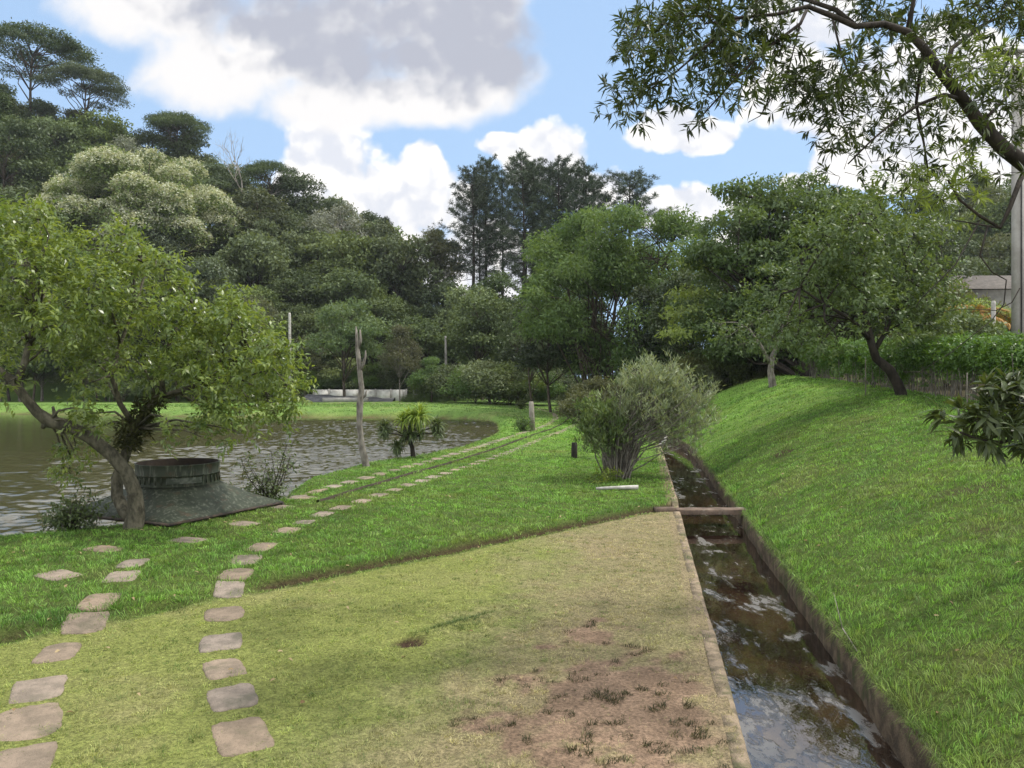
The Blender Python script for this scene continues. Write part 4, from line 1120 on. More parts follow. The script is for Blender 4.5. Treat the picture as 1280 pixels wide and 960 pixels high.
mid_tree(b, 'leafy tree with a crooked leaning trunk in front of the hedge', [[b-[0, 0, .3], b, T(1122, 480), T(1112, 462), T(1095, 448), T(1088, 425), T(1082, 400), T(1078, 365), T(1080, 320), T(1085, 280)],
          [T(1092, 440), T(1105, 418), T(1120, 385, .5), T(1135, 350, .8)], [T(1088, 425), T(1065, 400, -.4), T(1030, 380, -.8), T(1000, 360, -1)]], [[.2, .17, .15, .14, .12, .11, .09, .07, .05, .02], [.08, .06, .045, .02], [.07, .055, .04, .02]],
         [(1085, 255, 34), (1050, 275, 34), (1120, 270, 34), (1015, 310, 36), (1060, 315, 40), (1110, 310, 40), (1150, 300, 34), (985, 350, 36), (1030, 355, 40), (1080, 355, 42), (1130, 350, 42), (1170, 345, 34), (975, 390, 34), (1010, 400, 36), (1060, 398, 36),
          (1110, 395, 40), (1155, 390, 38), (1185, 385, 26), (985, 425, 28), (1030, 428, 26), (1140, 420, 26), (1175, 415, 24), (1180, 300, 26), (960, 415, 22)], Yt, 31)
Yt = 33; b = at(966, 486, Yt); b[2] = gz(b[0], b[1])
mid_tree(b, 'small tree with a pale leaning trunk at the far end of the bank', [[b-[0, 0, .3], b, T(963, 465), T(965, 447), T(975, 425), T(985, 400)], [T(963, 455), T(950, 430), T(935, 410)]], [[.2, .17, .14, .12, .08, .04], [.09, .06, .03]],
         [(960, 395, 28), (935, 405, 26), (985, 390, 26), (920, 425, 22), (1000, 415, 22), (950, 425, 22), (905, 410, 20)], Yt, 32, .17, .075, 40, LM['mid'], 1.5, B_GREY)

# understorey at the end of the ditch
for i in range(30):
    u = rng.uniform(845, 1010); Y = rng.uniform(39.5, 46); x = (u-640)/F*Y; k = (0, 1, 0)[i % 3]; s = rng.uniform(.55, .95)
    if abs(u-995) < 14: continue
    place(PROTO['shrub'][k], (x, Y, gz(x, Y)-.25), rng.uniform(0, 6), (s*.8, s*.8, s), 'dark understorey shrub behind the far end of the grassy bank', 'understorey shrubs behind the bank')
for i in range(16):
    u = rng.uniform(690, 860); Y = rng.uniform(43, 60); x = (u-640)/F*Y; s = rng.uniform(.5, .9)
    if x < 4.8+max(0, (50-Y))*.0 and Y > 40 and u < 735: continue
    place(PROTO['shrub'][i % 2], (x, Y, gz(x, Y)-.25), rng.uniform(0, 6), (s, s, s), 'shaded shrub below the feathery tree', 'shrubs below the feathery tree')

# ------------------------------------------------------------------ left leaning tree (near)
Yn = 12.4
b = at(166, 664, 12.2); b[2] = gz(b[0], b[1])
T = lambda u, v, dy=0.: at(u, v, 12.2+dy)
tr1 = [b-[0, 0, .25], b, T(170, 640), T(168, 615), T(158, 590, -.05), T(138, 567, -.1), T(112, 547, -.2), T(84, 532, -.3), T(62, 527, -.35), T(46, 515, -.4), T(30, 495, -.45), T(18, 478, -.5), T(-10, 455, -.6), T(-45, 425, -.7)]
tr2 = [b+[-.02, .05, .15], T(156, 640, .1), T(146, 620, .2), T(146, 598, .3), T(156, 570, .4), T(164, 545, .5), T(178, 520, .6), T(196, 498, .7), T(222, 490, .8), T(250, 480, .9), T(280, 462, 1.0), T(310, 440, 1.1)]
tr3 = [T(20, 480, -.5), T(30, 455, -.4), T(36, 430, -.3), T(45, 400, -.2), T(60, 350, 0)]
tr4 = [T(170, 535, .5), T(150, 505, .3), T(140, 470, .2), T(150, 430, .2), T(170, 380, .3), T(185, 330, .4)]
tr5 = [T(205, 496, .7), T(200, 460, .8), T(215, 420, .9), T(240, 380, 1.)]
rg = np.random.default_rng(12); pf = []
for (u, v, r) in [(20, 275, 40), (-20, 300, 50), (60, 300, 38), (100, 310, 40), (30, 330, 46), (150, 310, 36), (-25, 370, 46), (70, 355, 46), (120, 360, 46), (170, 345, 38), (210, 335, 24), (20, 390, 44), (80, 405, 44), (135, 405, 44), (185, 390, 42), (225, 375, 30),
                  (250, 410, 40), (290, 400, 36), (320, 420, 38), (210, 430, 40), (160, 445, 38), (270, 445, 42), (320, 460, 42), (350, 450, 30), (360, 480, 28), (230, 465, 34), (285, 485, 38), (335, 495, 36), (300, 520, 28), (345, 525, 22), (262, 520, 24),
                  (110, 450, 34), (60, 440, 26), (10, 440, 30), (120, 480, 24), (100, 510, 24), (190, 470, 24), (95, 560, 22), (80, 590, 18), (250, 545, 16), (5, 480, 20), (110, 535, 16), (215, 545, 16), (290, 390, 28), (-30, 440, 36), (300, 540, 18), (150, 290, 20), (45, 265, 22)]:
    dy = rg.uniform(-1.3, 1.6); p = at(u, v, Yn+dy); q = r/F*Yn
    pf.append((p, np.array([q, q*1.2, q*.8])*.74))
    p2 = at(u+rg.normal()*r*.3, v+rg.normal()*r*.3, Yn-dy*.8+.4); pf.append((p2, np.array([q, q*1.2, q*.75])*.62))
root, tk, cr_ = big_tree('leaning_tree', b, 'leafy twin stemmed tree leaning over the pond beside the metal hopper', 'tree', LM['near'], B_MOSS,
    [tr1, tr2, tr3, tr4, tr5], [[.20, .165, .13, .112, .105, .10, .095, .092, .105, .08, .07, .065, .05, .035], [.11, .105, .095, .088, .083, .078, .07, .06, .05, .04, .03, .02], [.06, .05, .045, .035, .02], [.05, .045, .04, .03, .025, .015], [.045, .04, .03, .015]], pf,
    [(sprays, dict(ntw=400, nleaf=9, twl=.27, L=.105, W=.043, droop=.28, lower=-.8, long=False, inner=.35))], 13, .024, 8, zmin=1.55)
eb = MB(); b0 = np.asarray(b)
ep = [(T(168, 535, .5)-b0, np.array([.22, .2, .2])), (T(180, 515, .58)-b0, np.array([.18, .17, .2])), (T(160, 552, .45)-b0, np.array([.16, .16, .14])), (T(196, 500, .68)-b0, np.array([.12, .12, .12]))]
puff_leaves(eb, rg, ep, 1.5, .11, .03, 1.0, -1, .3, droop=.5)
eo = eb.build('epiphyte_clump', B_MOSSY, root); eo['label'] = 'dark shaggy clump of plants growing on the fork'
stub = MB(); stub.tube([T(70, 527, -.33)-b0, T(68, 517, -.33)-b0, T(66, 508, -.35)-b0], [.05, .035, .02], 6); stub.tube([T(58, 526, -.36)-b0, T(53, 536, -.4)-b0], [.06, .03], 6)
stub.build('branch_stub', B_MOSS, root)

# ------------------------------------------------------------------ metal hopper by the shore
def hopper():
    Fc = np.array([-5.42, 12.15]); ux = np.array([.43, .90]); ux /= np.linalg.norm(ux); uy = np.array([-.90, .43]); uy = np.array([-ux[1], ux[0]])
    S = 2.55; c = Fc+ux*S/2+uy*S/2; z0 = .17
    root = empty('metal_hopper', (c[0], c[1], z0), 'dark green metal hopper with square skirt and round collar at the shore', 'hopper')
    W = lambda a, b_, z: np.array([*(ux*a+uy*b_), z])
    m, nt, out = mat('painted_metal'); p = pos(nt, None, True)
    n1 = noise(nt, p, 2.2, 7, .65, .3); n2 = noise(nt, pos(nt, (9, 9, 1.2), True), 2.0, 5, .6); n3 = noise(nt, p, 5, 7, .7)
    c_ = mixc(nt, maprange(nt, n1, .35, .65), (.024, .031, .020), (.044, .053, .035))
    c_ = mixc(nt, maprange(nt, n2, .50, .66, 0, .75), c_, (.12, .13, .095))
    c_ = mixc(nt, maprange(nt, n3, .54, .68, 0, .75), c_, (.075, .05, .03))
    principled(nt, out, c_, .65, .2, bump(nt, n1, .12, .05), .0); M_MET = m
    k = 48; ang = np.linspace(0, 2*np.pi, k, endpoint=False)
    rr = .70; hz = .43; top = .80
    ring = lambda r_, z: np.array([W(math.cos(a)*r_, math.sin(a)*r_, z) for a in ang])
    def sq(h_, z):
        out_ = []
        for a in ang:
            ca, sa = math.cos(a), math.sin(a); q_ = h_/max(abs(ca), abs(sa)); out_.append(W(ca*q_, sa*q_, z))
        return np.array(out_)
    sk = MB(); rings = []
    for t_ in np.linspace(0, 1, 7):
        a_, b_ = sq(S/2, 0), ring(rr, hz); rings.append(a_*(1-t_)+b_*t_+np.array([0, 0, -.035*math.sin(math.pi*t_)]))
    inner = [r_+np.array([0, 0, -.02]) for r_ in rings[::-1]]
    allr = [rings[0]+np.array([0, 0, -.06])]+rings+inner
    # snap the corners
    v = np.concatenate(allr); f = []
    for i in range(len(allr)-1):
        j = np.arange(k); f.append(np.stack([i*k+j, i*k+(j+1) % k, (i+1)*k+(j+1) % k, (i+1)*k+j], -1))
    sk.add(v, [np.concatenate(f)]); sk.build('skirt', M_MET, root, False)
    co_ = MB(); prof = [(rr+.002, hz-.03), (rr+.004, hz+.02), (rr, hz+.03), (rr, hz+.17), (rr+.012, hz+.175), (rr+.012, hz+.19), (rr, hz+.195), (rr+.005, top-.02), (rr+.015, top), (rr-.012, top), (rr-.018, hz+.1), (rr-.02, -.05)]
    rs_ = [ring(a_, z_) for a_, z_ in prof]; f = []
    for i in range(len(rs_)-1):
        j = np.arange(k); f.append(np.stack([i*k+j, i*k+(j+1) % k, (i+1)*k+(j+1) % k, (i+1)*k+j], -1))
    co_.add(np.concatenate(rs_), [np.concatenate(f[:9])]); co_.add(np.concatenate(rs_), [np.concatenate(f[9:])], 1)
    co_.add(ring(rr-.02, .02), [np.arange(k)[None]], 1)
    # raised ribs and a worn plate round the collar
    rb = co_
    for a in np.linspace(0, 2*np.pi, 40, endpoint=False):
        c3 = W(math.cos(a)*(rr+.006), math.sin(a)*(rr+.006), hz+.095); rb.box(c3, (.014, .02, .12), a+math.atan2(ux[1], ux[0]))
    cobj = co_.build('collar', [M_MET, rough_mat('collar_inner_shade', (.022, .018, .014), (.04, .03, .022), 4, .9)], root, False)  # inside faces: the hollow's shade is put into their colour
    m2 = rough_mat('worn_paint', (.125, .135, .11), (.05, .06, .045), 11, .7, None, 1, .2)
    pl = MB(); fa = math.atan2(-12.4, 5.8)-math.atan2(ux[1], ux[0])
    aa = np.linspace(fa-.42+.12, fa+.42+.12, 14); r_ = rr+.018
    lo_ = np.array([W(math.cos(a)*r_, math.sin(a)*r_, hz+.05) for a in aa]); hi_ = lo_+np.array([0, 0, .10])
    i = np.arange(13); pl.add(np.concatenate([lo_, hi_]), [np.stack([i, i+1, i+15, i+14], -1)])
    po = pl.build('worn_plate', m2, cobj)
    fr = MB()
    crn = [W(a, b_, -.03) for a, b_ in ((-S/2, -S/2), (S/2, -S/2), (S/2, S/2), (-S/2, S/2))]
    for a, b_ in zip(crn, crn[1:]+crn[:1]): fr.tube([a, b_], .028, 4)
    fr.build('rim', rough_mat('rusted_angle', (.03, .026, .022), (.07, .05, .035), 9, .7), root)
    for cc in crn[1:]:
        lg = MB(); lg.tube([cc, cc+np.array([0, 0, -.75])], .035, 4); lg.build('leg', bpy.data.materials['rusted_angle'], root)
hopper()

# ------------------------------------------------------------------ dead trunk, strap-leaved plant, shore shrubs, posts
p = at(459, 587, 21.1); p[2] = gz(p[0], p[1]); T = lambda u, v, dy=0.: at(u, v, 21.1+dy)-p
root = empty('dead_tree', p, 'bare grey dead trunk standing at the pond edge', 'dead tree')
tb = MB(); tb.tube([np.array([0, 0, -.3]), T(459, 587), T(453, 560), T(449, 530), T(450, 505), T(452, 485), T(449, 460), T(447, 440), T(446, 420), T(445, 408)], [.13, .11, .09, .08, .09, .075, .065, .062, .05, .015], 9, wob=.14, seed=2)
tb.tube([T(451, 462), T(454, 455), T(457, 445), T(457, 438)], [.05, .045, .03, .012], 6); tb.tube([T(448, 435), T(451, 425), T(450, 412)], [.05, .04, .02], 6)
tb.build('trunk', B_GREY, root, True)
sb = MB(); sb.tube([T(452, 498), T(457, 494), T(458, 488)], [.05, .035, .015], 6); sb.build('branch_stub', B_GREY, root)

p = at(517, 576, 23.6); p[2] = gz(p[0], p[1]); T = lambda u, v, dy=0.: at(u, v, 23.6+dy)-p
root = empty('strap_leaf_plant', p, 'palm like plant with drooping strap leaf heads at the pond edge', 'plant')
tb = MB(); tb.tube([np.array([0, 0, -.2]), T(517, 575), T(515, 560), T(511, 548), T(509, 538)], [.085, .075, .065, .06, .05], 8, wob=.15)
heads = [(512, 524, .0, 'strap', .48, 150), (524, 521, -.15, 'strap', .50, 150), (503, 527, -.1, 'strap', .36, 80), (482, 534, .1, 'strapdark', .36, 120), (547, 532, .1, 'strapdark', .36, 120), (480, 541, .0, 'strapdark', .30, 60), (548, 541, .0, 'strapdark', .30, 60),
         (497, 558, -.2, 'strapdark', .33, 130), (512, 543, -.1, 'strapdark', .36, 90), (524, 541, .1, 'strapdark', .36, 80), (506, 545, .1, 'strapdark', .28, 50)]
rg = np.random.default_rng(21)
for (u, v, dy, mk, ln, n) in heads:
    c = T(u, v, dy); tb.tube([T(511, 548), (T(511, 548)+c)/2+np.array([0, 0, .05]), c], [.03, .02, .015], 5)
    hb = MB(); d = rsphere(rg, n); d[:, 2] = d[:, 2]*1.1+(.35 if mk == 'strap' else -.1); d = unit(d)
    o_ = c+d*.03
    m1 = d*ln*.5+np.array([0, 0, .05])*ln
    hb.leaves(np.repeat(o_, 1, 0), unit(m1), unit(np.array([0, 0, 1.])+.3*rsphere(rg, n)), ln*rg.uniform(.7, 1.1, n), .04, .2, .3, long=True)
    hb.build('leaf_head', LM[mk], root)
tb.build('trunk', B_BLACK, root)

def shore_shrub(u, v, Y, label, h, seed, n=16, leaf='drab', leaves_=True, dens=60, base_leaf=None):
    p = at(u, v, Y); p[2] = max(gz(p[0], p[1]), -.32); rg = np.random.default_rng(seed)
    root = empty('shore_shrub', p, label, 'shrub'); tb = MB(); cb = MB()
    for i in range(n):
        d = unit(np.array([rg.normal()*.45, rg.normal()*.45, 1.])); ln = h*rg.uniform(.55, 1.05)
        k1 = d*ln*.5+rg.normal(size=3)*.05; k2 = d*ln+rg.normal(size=3)*.12
        tb.tube([rg.normal(size=3)*np.array([.06, .06, 0]), k1, k2], [.014, .009, .004], 4, caps=False)
        t_ = rg.uniform(.35, 1, dens//n+3)[:, None]; c = k1*(1-t_)+k2*t_ + rg.normal(size=(len(t_), 3))*.10
        tb.sticks(k1*(1-t_)+k2*t_, c, .004, .002)
        m_ = len(c); cc = np.repeat(c, 4, 0); cb.leaves(cc+rg.normal(size=cc.shape)*.04, rsphere(rg, 4*m_), rsphere(rg, 4*m_)+np.array([0, 0, 1]), .085, .03)
    if base_leaf:
        q = [(np.array([rg.normal()*.15, rg.normal()*.15, .18]), np.array([.2, .2, .22])) for _ in range(5)]
        sprays(cb, rg, q, 500, 7, .18, .09, .035, droop=.3)
    tb.build('stems', B_BLACK, root); cb.build('foliage', LM[leaf], root)
shore_shrub(338, 632, 15.3, 'dark twiggy shrub at the shore right of the metal hopper', 1.25, 41, 16, 'strapdark', dens=70, base_leaf=True)
shore_shrub(92, 668, 12.1, 'small leafy shrub at the waterline left of the leaning tree', .42, 42, 12, 'strapdark', dens=120, base_leaf=True)
shore_shrub(655, 541, 36, 'low shrub beside the weathered post', .9, 43, 14, 'fresh', dens=160, base_leaf=True)
shore_shrub(650, 517, 62, 'small round shrub on the far lawn left of the weathered post top', .8, 44, 12, 'broad', dens=200, base_leaf=True)

M_WOOD = bark_mat('weathered_wood', (.17, .15, .12), (.33, .30, .26), 10, .15)
M_BLACKWOOD = bark_mat('burnt_wood', (.018, .016, .014), (.05, .042, .035), 10, .2)
M_WHITE = rough_mat('white_paint', (.50, .485, .45), (.36, .345, .31), 6, .8, (.20, .18, .15), 2.5, .4)
M_CONC = rough_mat('pole_concrete', (.36, .345, .32), (.28, .265, .24), 2.0, .9, (.17, .16, .14), .7, .4)
def post(name, base, top, r0, r1, m, label, cat, sides=7, cap=False):
    base = np.asarray(base, float); o_ = empty(name, base, label, cat) if cap else None
    mb = MB(); mb.tube([np.array([0, 0, -.25])+0*base, (np.asarray(top)-base)*.5, (np.asarray(top)-base)*.97, np.asarray(top)-base], [r0, (r0+r1)/2, r1, r1*.8], sides, wob=.08)
    if not cap:
        o_ = mb.build(name, m, None); o_.location = [float(x) for x in base]; tag(o_, label, cat)
    else: mb.build('shaft', m, o_)
    return o_
p = at(666, 539, 36.5); p[2] = gz(p[0], p[1]); post('wooden_post', p, at(664, 502, 36.5), .14, .12, M_WOOD, 'weathered pale wooden post beside a low shrub on the far lawn', 'post')
p = at(718, 575, 23.6); p[2] = gz(p[0], p[1]); post('wooden_post', p, at(718, 553, 23.6), .095, .09, M_BLACKWOOD, 'short black wooden post in the lawn left of the big bush', 'post')
p = at(614, 508, 74); p[2] = gz(p[0], p[1]); r_ = post('white_post', p, at(607, 487, 74), .15, .14, M_WHITE, 'thin white post leaning in front of the dark wood', 'post')
p = at(558, 475, 84); p[2] = gz(p[0], p[1]); post('utility_pole', p, at(557, 420, 84), .16, .13, M_CONC, 'thin pale pole in front of the wood right of the dead trunk', 'pole')
p = at(363, 500, 80); p[2] = gz(p[0], p[1]); post('utility_pole', p, at(362, 391, 80), .16, .13, M_WHITE, 'white pole beside the right edge of the leaning tree', 'pole')

# far low wall, dark sheet, pillars
def far_wall():
    Y = 83
    x0, x1 = at(392, 0, Y)[0], at(508, 0, Y)[0]; z0 = gz(x0, Y)-.2; zt = at(0, 487, Y)[2]
    root = empty('low_wall', ((x0+x1)/2, Y, z0), 'low white panelled wall beyond the pond', 'wall'); pn = MB(); pp = []
    n = 6; wd = (x1-x0)/n
    for i in range(n):
        m = MB(); m.box(((i+.5)*wd-(x1-x0)/2, .0, (zt-z0)/2), (wd-.14, .12, zt-z0)); m.build('panel', rough_mat('wall_panel', (.60, .59, .56), (.46, .45, .42), 1.5, .9, (.26, .25, .22), .7, .3), root) if i == 0 else m.build('panel', bpy.data.materials['wall_panel'], root)
    for i in range(n+1):
        m = MB(); m.box((i*wd-(x1-x0)/2, -.03, (zt-z0)/2+.04), (.16, .2, zt-z0+.08)); m.build('post', M_CONC, root)
    x0, x1 = at(382, 0, 79)[0], at(492, 0, 79)[0]; zg = gz(x0, 79)
    m = MB(); nn = 14
    v = []
    for i in range(nn+1):
        for j, (dy, h) in enumerate(((-.9, .02), (-.5, .45), (.6, .75), (1.2, .8), (1.25, .0))):
            t_ = i/nn; v.append(((t_-.5)*(x1-x0), dy, h*(1-.55*t_)+.06*math.sin(i*1.7+j)))
    f = [[i*5+j, (i+1)*5+j, (i+1)*5+j+1, i*5+j+1] for i in range(nn) for j in range(4)]
    m.add(np.array(v), [np.array(f)]); o = m.build('ground_sheet', rough_mat('dark_sheet', (.06, .06, .065), (.12, .12, .125), 2, .6, None, 1, .3)); o.location = ((x0+x1)/2, 79, zg)
    tag(o, 'dark grey sheet sloping in front of the low white wall', 'sheet')
    m = MB(); m.box((0, 0, .22), (4.6, .3, .44)); o = m.build('concrete_kerb', M_CONC); p = at(432, 500, 77.6); o.location = (p[0], 77.6, gz(p[0], 77.6)); tag(o, 'pale concrete kerb block lying in front of the dark sheet', 'kerb block')
    for u, lb in ((520, 'grey concrete pillar left of the dark gap beyond the pond'), (535, 'grey concrete pillar right of the dark gap beyond the pond')):
        Y = 80; p = at(u, 503, Y); zg = gz(p[0], Y); m = MB(); zt = at(u, 485 if u < 530 else 484, Y)[2]-zg; m.box((0, 0, zt/2), (.62 if u < 530 else .95, .5, zt)); m.box((0, 0, zt+.05), (.75 if u < 530 else 1.08, .62, .1)); o = m.build('concrete_pillar', M_CONC); o.location = (p[0], Y, zg); tag(o, lb, 'pillar')
far_wall()
# low yellowish planting in front of the pillars
for u in (515, 528, 541, 549):
    Y = 77.5; x = (u-640)/F*Y; place(PROTO['shrub'][2], (x, Y, gz(x, Y)-.3), u, (.42, .3, .32), 'low yellow green plant in front of the concrete pillars', 'low plants before the pillars')

# ------------------------------------------------------------------ willow-like bush
p = at(768, 604, 18.6); p[2] = gz(p[0], p[1])
root = empty('big_bush', p, 'large many stemmed bush with narrow greyish leaves beside the ditch', 'bush')
rg = np.random.default_rng(51); tb = MB(); cb = MB(); gb = MB()
T = lambda u, v, dy=0.: at(u, v, 18.6+dy)-p
def stem(target, base, mb_leaf, nl, L, W, r=.016):
    o_ = np.array([base[0], base[1], -.05]); e = target
    m1 = o_*.55+e*.45+np.array([(.28*(o_[0]-e[0])), 0, .04*np.linalg.norm(e)]); m2 = o_*.2+e*.8+np.array([0, 0, .03])
    pts_ = np.array([o_, m1*.6+o_*.4+rg.normal(size=3)*.02, m1+rg.normal(size=3)*.03, m2+rg.normal(size=3)*.04, e]); tb.tube(pts_, [r, r*.9, r*.75, r*.5, r*.2], 4, caps=False)
    n = nl; t_ = rg.uniform(.0, 1, n)[:, None]**.7; c = m2*(1-t_)+e*t_ ; c = np.where(t_ < .25, m1*.35+m2*.65, c)+rg.normal(size=(n, 3))*.13
    tb.sticks(m2*(1-t_)+e*t_, c, .005, .002)
    for k in range(9):
        q_ = c+rg.normal(size=(n, 3))*.05
        mb_leaf.leaves(q_, unit(rsphere(rg, n)+np.array([0, 0, .75])+.5*unit(e-m2)), unit(rsphere(rg, n)+np.array([0, 0, .5])), L*rg.uniform(.6, 1.3, n), W, .12, .12)
for i in range(120):
    u = rg.triangular(756, 830, 900); v = rg.uniform(438, 478)+abs(u-815)*.42+rg.uniform(0, 22)
    if rg.random() < .35: v += rg.uniform(10, 55)
    stem(T(u, v, rg.normal()*.55), (rg.uniform(-.12, .32), rg.normal()*.18), cb, 11, .15, .024)
for i in range(26):
    u = rg.uniform(734, 774); v = rg.uniform(488, 545)+abs(u-752)*.5
    stem(T(u, v, rg.normal()*.35-.1), (rg.uniform(-.30, .0), rg.normal()*.15), gb, 20, .15, .034, .02)
for i in range(30):     # leafless stems
    u = rg.uniform(735, 850); v = rg.uniform(500, 560)
    e = T(u, v, rg.normal()*.4); o_ = np.array([rg.uniform(-.25, .3), rg.normal()*.15, -.05]); tb.tube([o_, o_*.5+e*.5+rg.normal(size=3)*.05, e], [.02, .015, .006], 4, caps=False)
tb.build('stems', B_GREY, root)
cb.build('foliage', LM['willow'], root)['label'] = 'greyish green narrow leaves on the tall right hand stems'
gb.build('foliage', LM['bushy'], root)['label'] = 'greener leaves on the low left hand stems'
p = at(765, 604, 17.9); p[2] = gz(p[0], p[1]); root = empty('flowering_plant', p, 'low yellow green plant at the foot of the big bush', 'plant')
mb = MB(); tb = MB(); sprays(mb, rg, [(np.array([x_, y_, .12]), np.array([.16, .16, .14])) for x_, y_ in ((-.2, 0), (0, -.1), (.15, .05), (-.05, .1), (-.32, -.05))], 420, 7, .16, .10, .036, wood=tb, droop=.2)
mb.build('foliage', LM['yellow'], root); tb.build('stems', B_DARK, root)

# pale log lying on the lawn below the bush, forked white log at the end of the ditch
def tubes_obj(name, lines, rads, m, label, cat, sides=8):
    base = np.asarray(lines[0][0], float); mb = MB()
    for ln, r_ in zip(lines, rads): mb.tube(np.asarray(ln, float)-base, r_, sides, wob=.08)
    o_ = mb.build(name, m, None, True); o_.location = [float(x) for x in base]; return tag(o_, label, cat)
a = gpt(745, 614, .06); b_ = gpt(798, 615, .06); za = gz(a[0], a[1])
tubes_obj('pale_log', [[(a[0], a[1], za+.03), ((a[0]+b_[0])/2, (a[1]+b_[1])/2+.02, za+.055), (b_[0], b_[1], za+.075)]], [[.03, .042, .05]], M_WHITE, 'pale log lying on the grass in front of the big bush', 'log')
Y = 29.5; T = lambda u, v, dy=0.: at(u, v, Y+dy)
tubes_obj('forked_log', [[T(815, 555), T(826, 557), T(829, 553), T(834, 545)], [T(826, 557), T(829, 560)]], [[.06, .085, .075, .04], [.06, .03]], M_WHITE, 'forked whitish log lying at the far end of the ditch', 'log')
# beam across the ditch
def beam():
    Y = 14.35; c = float(ditch_c(Y)); zb = .02
    root = empty('ditch_beam', (c, Y, zb), 'reddish concrete beam laid across the ditch', 'beam')
    M = rough_mat('beam_concrete', (.165, .12, .09), (.10, .075, .058), 5, .95, (.24, .205, .165), 2.6, .8)
    m = MB(); n_ = 16
    xs_ = np.linspace(-.66, .68, n_); r_ = np.random.RandomState(3); rows_ = []
    for (dy, dz) in ((-.15, -.085), (-.152, -.006), (-.146, .0), (.146, .002), (.152, -.006), (.15, -.085)):
        rows_.append(np.column_stack([xs_, dy+.006*r_.uniform(-1, 1, n_), dz+.005*r_.uniform(-1, 1, n_)+.02]))
    v = np.concatenate(rows_); f = []
    for r in range(5):
        i = np.arange(n_-1)+r*n_; f.append(np.stack([i, i+1, i+1+n_, i+n_], -1))
    m.add(v, [np.concatenate(f), np.array([[r*n_ for r in range(6)], [r*n_+n_-1 for r in range(6)]])]); m.build('slab', M, root)
    m = MB(); m.box((-.86, -.02, -.005), (.38, .20, .10), .06); m.build('end_block', M, root)
beam()
# dry stalk leaning from the right ditch wall
yy = 7.25; cx = float(ditch_c(yy)); tubes_obj('dry_stalk', [[(cx+.62, yy, .08), (cx+.50, yy-.9, -.05), (cx+.44, yy-1.2, -.22)], [(cx+.62, yy, .08), (cx+.62, yy+.2, .36)]], [[.006, .006, .004], [.005, .002]], M_WOOD, 'thin dry stalk hanging over the right edge of the ditch', 'stalk', 4)

# ------------------------------------------------------------------ hedge, wall, pole on the right
def hedge():
    rg = np.random.default_rng(61); ys_ = np.linspace(16.5, 34, 62)
    b = np.array([float(ditch_c(24))+7.0, 24, gz(float(ditch_c(24))+7.0, 24)])
    root = empty('hedge', b, 'clipped leafy hedge on bare stems along the top of the bank', 'hedge'); tb = MB(); cb = MB()
    for y in ys_:
        x = float(ditch_c(y))+7.0+rg.normal()*.1; z = gz(x, y)
        for k in range(3):
            o_ = np.array([x+rg.normal()*.16, y+rg.normal()*.16, z-.1])-b; e = o_+np.array([rg.normal()*.12, rg.normal()*.12, rg.uniform(.9, 1.35)]); tb.tube([o_, (o_+e)/2+rg.normal(size=3)*.04, e], [.016, .014, .01], 4, caps=False)
        q_ = []
        for k in range(7):
            q = rg.uniform(.24, .38); q_.append((np.array([x+rg.normal()*.22, y+rg.normal()*.2, z+rg.uniform(.9, 1.4)])-b, np.array([q, q, q*.85])))
        for k in range(2 if y > 23 else (1 if rg.random() < .4 else 0)):
            q = rg.uniform(.22, .34); q_.append((np.array([x+rg.normal()*.22, y+rg.normal()*.2, z+rg.uniform(.3, .9)])-b, np.array([q, q, q*.9])))
        sprays(cb, rg, q_, 240, 7, .18, .10, .048, droop=.2, up=.35)
    tb.build('stems', B_GREY, root); cb.build('foliage', LM['hedge'], root)
hedge()
rgx = np.random.default_rng(3)
for u, v, Y, vt, lb in ((1082, 495, 23.4, 448, 'thin pale stake in front of the hedge left of the crooked tree'), (1209, 518, 17.6, 466, 'thin pale stake in front of the low wall')):
    p = at(u, v, Y); p[2] = gz(p[0], p[1]); post('garden_stake', p, at(u, vt, Y), .018, .015, M_WOOD, lb, 'stake', 5)
# low rendered wall behind the hedge
x, y = float(ditch_c(17))+9.0, 17.; 
m = MB(); pw_ = [(float(ditch_c(t_))+8.6, t_) for t_ in (12, 14, 16, 18, 19.5, 21)]
b0 = np.array([pw_[2][0], pw_[2][1], gz(*pw_[2])])
root = empty('rendered_wall', b0, 'low pale rendered wall behind the hedge below the lamp pole', 'wall')
for nm, hw, z0_, z1_, mt in (('body', .09, -.4, .86, rough_mat('render_grey', (.26, .25, .23), (.16, .15, .135), 2, .95, (.08, .085, .06), .9, .4)), ('coping', .14, .862, .95, M_WHITE)):
    m = MB(); rows_ = []
    for ox, zz in ((-hw, z0_), (-hw, z1_), (hw, z1_), (hw, z0_)):
        rows_.append(np.array([(a_+ox, b_, 1.9+zz) for a_, b_ in pw_])-b0)
    k = len(pw_); f = []
    for r in range(3):
        i = np.arange(k-1)+r*k; f.append(np.stack([i, i+1, i+1+k, i+k], -1))
    m.add(np.concatenate(rows_), [np.concatenate(f), np.array([[0, k, 2*k, 3*k], [k-1, 2*k-1, 3*k-1, 4*k-1]])]); m.build(nm, mt, root)
